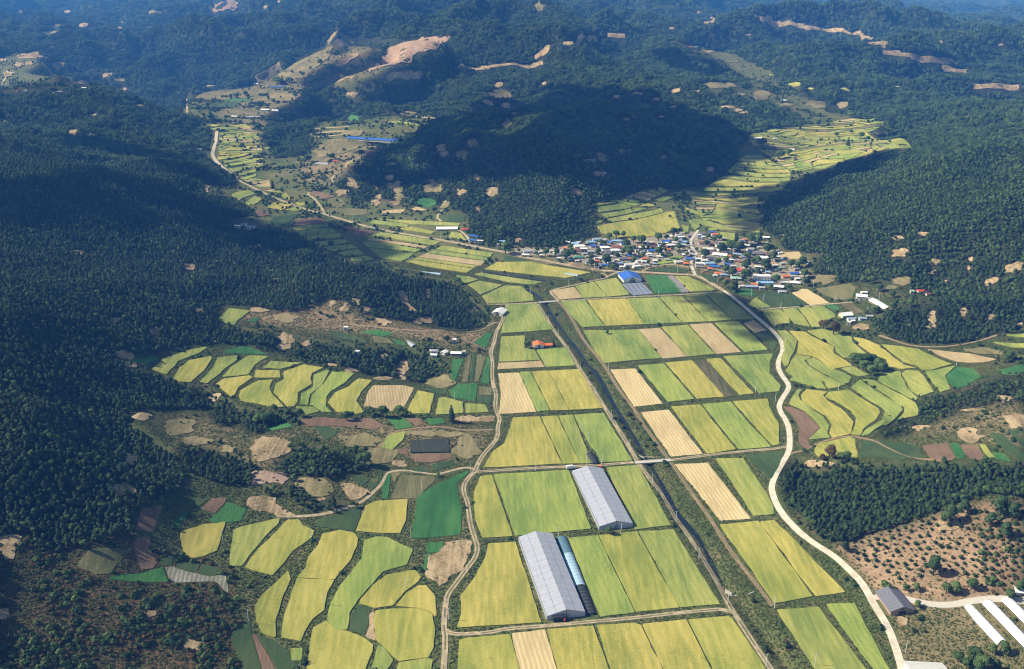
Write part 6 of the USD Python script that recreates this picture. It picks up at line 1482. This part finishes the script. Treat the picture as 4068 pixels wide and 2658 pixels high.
# keep-off raster, half a metre per cell
RX, RY, RW, RH, RS = -800, 300, 3400, 4400, 0.5
rast = Image.new('L', (RW, RH), 0); rd = ImageDraw.Draw(rast)
def burn(poly, v, grow=0.0):
    p = poly.buffer(grow) if grow else poly
    for g in getattr(p, 'geoms', [p]):
        if g.is_empty or g.geom_type != 'Polygon': continue
        rd.polygon([((x - RX) / RS, (y - RY) / RS) for x, y in g.exterior.coords], fill=v)
for p in CLEARINGS: burn(p, 2)
for p in FIELD_POLYS: burn(p, 1, 0.4)
for p in HARD: burn(p, 1, 0.6)
for p in HOUSE_POLYS: burn(p, 1)
RA = np.asarray(rast)
def off(P, lim=1):
    x, y = ((P[:, 0] - RX) / RS).astype(int), ((P[:, 1] - RY) / RS).astype(int)
    ok = (x >= 0) & (y >= 0) & (x < RW) & (y < RH); v = np.zeros(len(P), int); v[ok] = RA[y[ok], x[ok]]
    return v
CL = [(np.array(p.exterior.coords), p.bounds) for p in CLEARINGS + FIELD_POLYS]
from shapely import STRtree
farpoly = [p for p in CLEARINGS + FIELD_POLYS + HARD + HOUSE_POLYS]
tree_idx = STRtree(farpoly)
bufpoly = [p.buffer(7.0) if np.hypot(*p.centroid.coords[0]) > 1750 else p for p in farpoly]
buf_idx = STRtree(bufpoly)
def inside_any(P, wide=False):
    pts = spoints(P[:, 0], P[:, 1]); r = (buf_idx if wide else tree_idx).query(pts, predicate='intersects')
    out = np.zeros(len(P), bool); out[np.unique(r[0])] = True
    return out
def ring_points(d0, d1, spacing_f, amax):
    out = []; d = d0
    while d < d1:
        s = spacing_f(d); n = int(2 * amax * d / s)
        a = (np.arange(n) + 0.5) / n * 2 * amax - amax + vr.uniform(-.45, .45, n) * s / d
        r = d + vr.uniform(-.45, .45, n) * s
        out.append(np.stack([np.sin(a) * r, np.cos(a) * r], 1)); d += s * 0.92
    P = np.vstack(out); return np.column_stack([P, tz(P[:, 0], P[:, 1])])
def forest_keep(P, h):
    d = np.hypot(P[:, 0], P[:, 1])
    q = project(P)
    infr = (q[:, 0] > -250) & (q[:, 0] < 4320) & (q[:, 1] < 2658 + 300)
    P = P[infr]; h = h[infr]
    # leave out what lies deep behind a ridge
    k = seen(P, h + 14); P, h = P[k], h[k]
    vis = seen(P, 1.5)
    m = np.ones(len(P), int); m[vis] = maskat(P[vis])
    k = m > 0; P, h = P[k], h[k]
    k = ~inside_any(P, True); P, h = P[k], h[k]
    # a crown must not cover open land that shows behind it, apart from a ragged edge
    top = project(P + np.column_stack([np.zeros((len(P), 2)), h * 1.0]))
    hid = ground(top)
    m2 = maskat(hid); blocked = ((m2 == 0) | inside_any(hid)) & (top[:, 1] > -50)
    k = ~blocked | (vr.random(len(P)) < 0.12)
    return P[k], h[k]
fr = np.random.default_rng(8)
PROT = [('pine_tree', whole(fr, 'pine', 7.6, 2.6, 70), 'pine_needles'), ('pine_tree', whole(fr, 'pine', 6.8, 2.7, 70), 'pine_needles'), ('pine_tree', whole(fr, 'pine', 8.4, 2.4, 70), 'dark_leaves'), ('broadleaf_tree', whole(fr, 'broad', 7.2, 2.9, 84), 'broad_leaves'), ('broadleaf_tree', whole(fr, 'broad', 6.4, 2.6, 84), 'dark_leaves'), ('pine_tree', whole(fr, 'broad', 7.4, 2.5, 84), 'pine_needles'), ('rusty_tree', whole(fr, 'broad', 5.2, 2.0, 60), 'rusty_leaves')]
PW_PINE = np.array([.26, .24, .20, .08, .07, .13, .02]); PW_MIX = np.array([.10, .10, .10, .34, .22, .12, .02])
def picker(w):
    def f(n, k): return vr.choice(k, n, p=w / w.sum())
    return f
def clump(rng, n, size):
    ps = []
    for i in range(n):
        v, f = whole(rng, 'pine' if rng.random() < .55 else 'broad', rng.uniform(5, 8), rng.uniform(1.5, 2.3), 20)
        a = rng.uniform(0, 6.28); r = size * math.sqrt(rng.random()); ps.append((v + (math.cos(a) * r, math.sin(a) * r, rng.uniform(-.8, .4)), f))
    return join(ps)
CPROT = [('tree_clump', clump(fr, 12, 5.8), m) for m in ('pine_needles', 'broad_leaves', 'broad_leaves', 'dark_leaves', 'broad_leaves')]
P1 = ring_points(330, 1750, lambda d: 2.75 + d * 0.0008, 0.60); h1 = np.full(len(P1), 6.0)
P1, h1 = forest_keep(P1, h1 + 1.0)
P2 = ring_points(1750, 4600, lambda d: 8.2 + (d - 1750) * 0.0022, 0.56); P2, h2 = forest_keep(P2, np.full(len(P2), 8.5))
P3 = ring_points(4600, 9000, lambda d: 17 + (d - 4600) * 0.003, 0.55); P3, h3 = forest_keep(P3, np.full(len(P3), 13.0))
def zones(P, d, near_):
    q = project(P) / 1.70924; x, y = q[:, 0], q[:, 1]
    Zn = np.full(len(P), 'woods_around_the_fields', object)
    if near_:
        Zn[(x < 620) & (y < 1330) & ((y < 760) | (x < 560))] = 'left_hillside_forest'
        Zn[(x > 560) & (x < 1175) & (y > 595) & (y < 775) & (d < 1400)] = 'low_wooded_hill'
        Zn[(x > 740) & (x < 1730) & (y < 600) & (d > 1250)] = 'middle_hill_forest'
        Zn[(x > 1740) & (y < 700) & ((y < 665) | (d > 1120))] = 'right_hill_forest'
        Zn[(x > 1960) & (y > 655) & (y < 810) & (d < 1140)] = 'right_knoll_wood'
        Zn[(x > 1780) & (y > 1035)] = 'roadside_pine_wood'
        Zn[(x > 1980) & (y > 855) & (y <= 1035)] = 'strip_wood_above_terraces'
    else:
        Zn[:] = np.where(x < 700, 'upper_left_hill_forest', np.where(x < 1480, 'mountain_forest', 'right_range_forest'))
        Zn[(d < 2150) & (x > 740) & (x < 1730)] = 'middle_hill_forest'
        Zn[(d < 2150) & (x <= 640)] = 'second_left_hill_forest'
        Zn[(d < 2100) & (x >= 1730)] = 'right_hill_forest'
    return Zn
ZL = {'woods_around_the_fields': 'small dark woods between the left-hand terraces and plots', 'left_hillside_forest': 'dense dark pine forest covering the whole left hillside', 'low_wooded_hill': 'wood covering the low hill left of the white shed', 'middle_hill_forest': 'forest on the middle hill behind the village, partly in cloud shadow',
 'right_hill_forest': 'green forest on the hill right of the village', 'right_knoll_wood': 'dark wood on the low knoll above the right-hand terraces', 'roadside_pine_wood': 'pine wood beside the bend of the white road', 'strip_wood_above_terraces': 'strip of bushy wood at the right edge below the terraces',
 'upper_left_hill_forest': 'bluish forest on the hills at upper left', 'mountain_forest': 'forest over the big mountain at top centre', 'right_range_forest': 'bluish forest over the mountain range at upper right', 'second_left_hill_forest': 'forest on the far hill beside the grey valley road'}
for (P, h, prot, near_) in ((P1, h1, PROT, True), (P2, h2, CPROT, False)):
    d = np.hypot(P[:, 0], P[:, 1]); zn = zones(P, d, near_)
    for z in sorted(set(zn)):
        k = zn == z; n = int(k.sum())
        PICK = picker(PW_MIX if z in ('right_hill_forest', 'middle_hill_forest', 'woods_around_the_fields', 'strip_wood_above_terraces') else PW_PINE) if near_ else (lambda n, k: vr.integers(0, k, n))
        s = vr.uniform(*((.42, .92) if near_ else (.6, 1.15)), (n, 1)) * np.column_stack([np.ones(n), np.ones(n), vr.uniform(.85, 1.2, n)])
        if near_:
            s *= np.where(d[k] > 1100, 1.0 + (d[k] - 1100) * 0.0003, 1.0)[:, None]
            if z == 'strip_wood_above_terraces': s *= .75
        else: s *= (1 + (d[k] - 1750) * 0.00022)[:, None]
        lab = ZL[z]
        if z in ('middle_hill_forest', 'right_hill_forest') and not near_: lab = lab.replace('forest on', 'farther forest on')
        if z == 'woods_around_the_fields' and not near_: z = 'mountain_forest'
        scatter(z, lab, P[k], prot, s, tilt=0.0 if near_ else 1.0)
PICK = lambda n, k: vr.integers(0, k, n)
scatter('distant_forest', 'hazy blue forest over the farthest ridges along the top edge', P3, CPROT, vr.uniform(1.5, 2.2, (len(P3), 1)) * np.ones((1, 3)), tilt=1.0)
# scrub on the shaded slope at lower left, bushes on the tan slope and in rough ground
def open_points(d0, d1, sp, amax=0.6):
    P = ring_points(d0, d1, lambda d: sp, amax)
    q = project(P); k = (q[:, 0] > -200) & (q[:, 0] < 4270) & (q[:, 1] < 2900) & seen(P, 1.0)
    P = P[k]; k = maskat(P) == 0; return P[k]
def tuft(rng, n, R, h):
    return join([blob(rng, np.array([0, 0, h * .3]), R * .75, h / R * .55, .35), leaves(rng, np.array([0, 0, h * .35]), R, h / R * .6, n, R * .4)])
SHR = [('bush', tuft(fr, 34, 1.3, 1.7), 'dark_leaves'), ('bush', tuft(fr, 34, 1.0, 1.3), 'rusty_leaves'), ('bush', tuft(fr, 34, 1.5, 2.0), 'broad_leaves'), ('bush', tuft(fr, 30, .9, 1.0), 'rusty_leaves')]
def maskarr(A, P):
    q = (project(P) * MS).astype(int); ok = (q[:, 0] >= 0) & (q[:, 1] >= 0) & (q[:, 0] < A.shape[1]) & (q[:, 1] < A.shape[0])
    v = np.zeros(len(P)); v[ok] = A[q[ok, 1], q[ok, 0]]; return v
P = open_points(330, 1000, 2.6)
s_ = maskarr(SCRUB, P); q = project(P)
s_[(q[:, 1] > 2600) & (q[:, 0] < 950)] = 1
dens = meshkit.fbm(np.column_stack([P[:, :2] / 22, np.zeros(len(P))]), 3, 31)
k = (vr.random(len(P)) < s_ * np.clip((dens - .36) * 4, 0.05, .9)) & (off(P) == 0)
scatter('scrub', 'rusty and dark green scrub over the shaded slope at lower left', P[k], SHR, vr.uniform(.6, 1.5, (k.sum(), 1)) * np.ones((1, 3)))
# scattered trees in the far open valleys
P = open_points(1500, 4200, 15.0, .56)
dens = meshkit.fbm(np.column_stack([P[:, :2] / 70, np.zeros(len(P))]), 3, 55)
k = (vr.random(len(P)) < np.clip((dens - .42) * 3.0, .02, .75)) & (~inside_any(P) | (vr.random(len(P)) < .12))
PICK = picker(PW_MIX)
bb = HOUSE_FAR
k &= ~np.array([any(b.contains(Point(q)) for b in bb) for q in P[:, :2]])
scatter('scattered_trees', 'dark trees dotted thickly over the far open side valleys', P[k], PROT, vr.uniform(.6, 1.2, (k.sum(), 1)) * np.ones((1, 3)))
PICK = lambda n, k: vr.integers(0, k, n)
# rough bushes along the banks and in the unfarmed corners
P = open_points(380, 2700, 4.5, .58)
d = np.hypot(P[:, 0], P[:, 1])
dens = meshkit.fbm(np.column_stack([P[:, :2] / 30, np.zeros(len(P))]), 3, 77)
sd = distance(spoints(P[:, 0], P[:, 1]), stream_line)
prob = np.clip((dens - .53) * 3.0, 0.012, .6) * np.where(s_.size and maskarr(TAN, P) > .3, .8, 1.0)
prob = np.where(sd < 11, np.maximum(prob, .07), prob); prob = np.where(sd < 4.2, 0, prob)
qd = project(P) / 1.70924
core = Polygon([(1160,700),(1290,690),(1690,680),(1820,800),(1800,1000),(1790,1150),(2000,1400),(2080,1600),(1050,1600),(1050,1460),(1120,1250),(1100,1100)])
incore = contains_xy(core, qd[:, 0], qd[:, 1])
prob = np.where(incore & (sd > 12), prob * .12, prob)
prob = np.where((d < 900) & (sd > 12), prob * .5, prob)
k = (vr.random(len(P)) < prob) & (off(P) == 0) & ~inside_any(P)
n = int(k.sum())
BSH = [('bush', tuft(fr, 34, 1.4, 1.8), 'dark_leaves'), ('bush', tuft(fr, 34, 1.2, 1.5), 'broad_leaves'), ('bush', tuft(fr, 34, 1.6, 2.3), 'dark_leaves'), ('bush', tuft(fr, 34, 1.2, 1.4), 'rusty_leaves')]
PICK = picker(np.array([.4, .28, .25, .07]))
scatter('rough_bushes', 'dark bushes in banks, stream bed and unfarmed corners of the valley', P[k], BSH, vr.uniform(.5, 1.5, (n, 1)) * (1 + np.clip(d[k] - 1000, 0, 2000) * .0004)[:, None] * np.ones((1, 3)))
PICK = lambda n, k: vr.integers(0, k, n)
cp = []
for c in CLEARINGS:
    x0, y0, x1, y1 = c.bounds; dd = math.hypot(*c.centroid.coords[0]); n = int(min(500, c.area / (26 + dd * .015)))
    q = np.column_stack([vr.uniform(x0, x1, n), vr.uniform(y0, y1, n)])
    q = q[contains_xy(c, q[:, 0], q[:, 1])]
    if len(q):
        e = distance(spoints(q[:, 0], q[:, 1]), c.exterior); q = q[vr.random(len(q)) < np.where(e < 3.5, .85, .25)]
        cp.append(q)
q = np.vstack(cp); P = np.column_stack([q, tz(q[:, 0], q[:, 1])])
scatter('clearing_bushes', 'low bushes and weeds creeping into the bare clearings', P, BSH, vr.uniform(.2, .75, (len(P), 1)) * np.ones((1, 3)))
P = open_points(380, 1250, 1.55, .6)
k = (off(P) == 0) & (vr.random(len(P)) < .8)
P = P[k]
GR = [('grass_tuft', tuft(fr, 12, .75, .55), 'grass_blades'), ('grass_tuft', tuft(fr, 12, .6, .7), 'grass_blades'), ('grass_tuft', tuft(fr, 12, .9, .45), 'grass_blades')]
g_ = [(nm, leaves(fr, np.array([0, 0, .2]), .6, .6, 10, .38), m) for nm, _, m in GR]
tanv = maskarr(TAN, P); k = vr.random(len(P)) > tanv * .75; P = P[k]
scatter('grass', 'rough green and brown grass on banks and verges between the fields', P, g_, vr.uniform(.6, 1.3, (len(P), 1)) * np.ones((1, 3)))

# ------------------------------------------------------------------ clouds that shade parts of the valley (high above, outside the picture)
mat('cloud_white', {'p': ('principled_bsdf', {'base_color': (0.85, 0.86, 0.88), 'roughness': 1.0, 'specular_ior_level': 0.0})}, [], 'p.BSDF')
ALT = 900.0
SHADE = [[(1140,255),(1250,222),(1400,212),(1520,238),(1640,290),(1715,340),(1700,390),(1600,440),(1470,448),(1390,425),(1300,395),(1180,400),(1040,415),(880,410),(860,380),(960,335),(1030,290)],
 [(-200,340),(0,335),(150,320),(300,334),(440,376),(500,412),(530,436),(470,432),(400,400),(300,368),(160,352),(0,372),(-200,385)],
 [(-200,425),(0,430),(100,422),(250,402),(400,440),(540,490),(640,533),(730,585),(650,600),(560,572),(450,548),(300,530),(150,520),(0,535),(-200,530)],
 [(640,520),(760,505),(850,540),(930,585),(880,612),(760,600),(690,570)],
 [(1570,688),(1680,676),(1770,720),(1800,790),(1740,800),(1690,745)],
 [(1690,450),(1790,430),(1830,440),(1800,520),(1740,548),(1690,520)],
 [(1770,440),(1850,415),(1960,375),(2090,345),(2050,385),(1920,430),(1850,480),(1800,520),(1770,500)],
 [(1510,120),(1570,118),(1680,160),(1740,185),(1660,180),(1560,155)]]
cr = np.random.default_rng(99)
I2 = trimesh.creation.icosphere(subdivisions=2)
for ci, sp in enumerate(SHADE):
    w = ground(np.array(sp) * 1.70924)
    c = w + (SUN / SUN[2])[None, :] * (ALT - w[:, 2])[:, None]
    poly = Polygon(c[:, :2]).buffer(0).buffer(-8)
    if poly.geom_type != 'Polygon': poly = max(poly.geoms, key=lambda g: g.area)
    x0, y0, x1, y1 = poly.bounds; ps = []
    size = math.sqrt(poly.area); big = np.clip(size * .09, 14, 60)
    body = poly.buffer(-big * .7)
    n_ = int(poly.area / (big * big) * 2.2) + 10; c_ = 0
    while c_ < n_:
        p = (cr.uniform(x0, x1), cr.uniform(y0, y1))
        if not body.is_empty and not body.contains(Point(p)):
            c_ += .02; continue
        r = big * cr.uniform(.7, 1.15); c_ += 1
        if meshkit.fbm(np.array([[p[0] / size * 6, p[1] / size * 6, ci * 7.0]]), 3, 15)[0] < .43: continue
        ps.append((np.array(I2.vertices) * (1 + cr.uniform(-.05, .05, len(I2.vertices)))[:, None] * r * (1, 1, .6) + (p[0], p[1], ALT + cr.uniform(0, big)), np.array(I2.faces)))
    edge = poly.exterior.segmentize(7)
    for x, y in list(edge.coords):
        for _ in range(2):
            r = cr.uniform(3, big * .42); j = cr.normal(0, big * .28, 2)
            v, f = blob(cr, np.array([x + j[0], y + j[1], ALT + cr.uniform(-6, 10)]), r, .7, .2); ps.append((v, f))
    cm = single('cloud', join(ps), 'cloud_white', label=None, kind='stuff', smooth=False)
# ------------------------------------------------------------------ air
usdkit.material(stage, LOOKS + '/haze', {'v': ('principled_volume', {'color': (0.075, 0.31, 1.0), 'absorption_color': (1.0, 1.0, 1.0), 'density': HAZE, 'anisotropy': 0.0})}, volume='v.volume')
top = max(CAM_H + 40, float(Z.max()) + 40)
print('haze top', top)
hm = usdkit.mesh(stage, '/World/haze', box(-15500, -15500, -30, 15500, 15500, top), UsdShade.Material.Get(stage, LOOKS + '/haze'))
setd(hm.GetPrim(), kind='stuff')
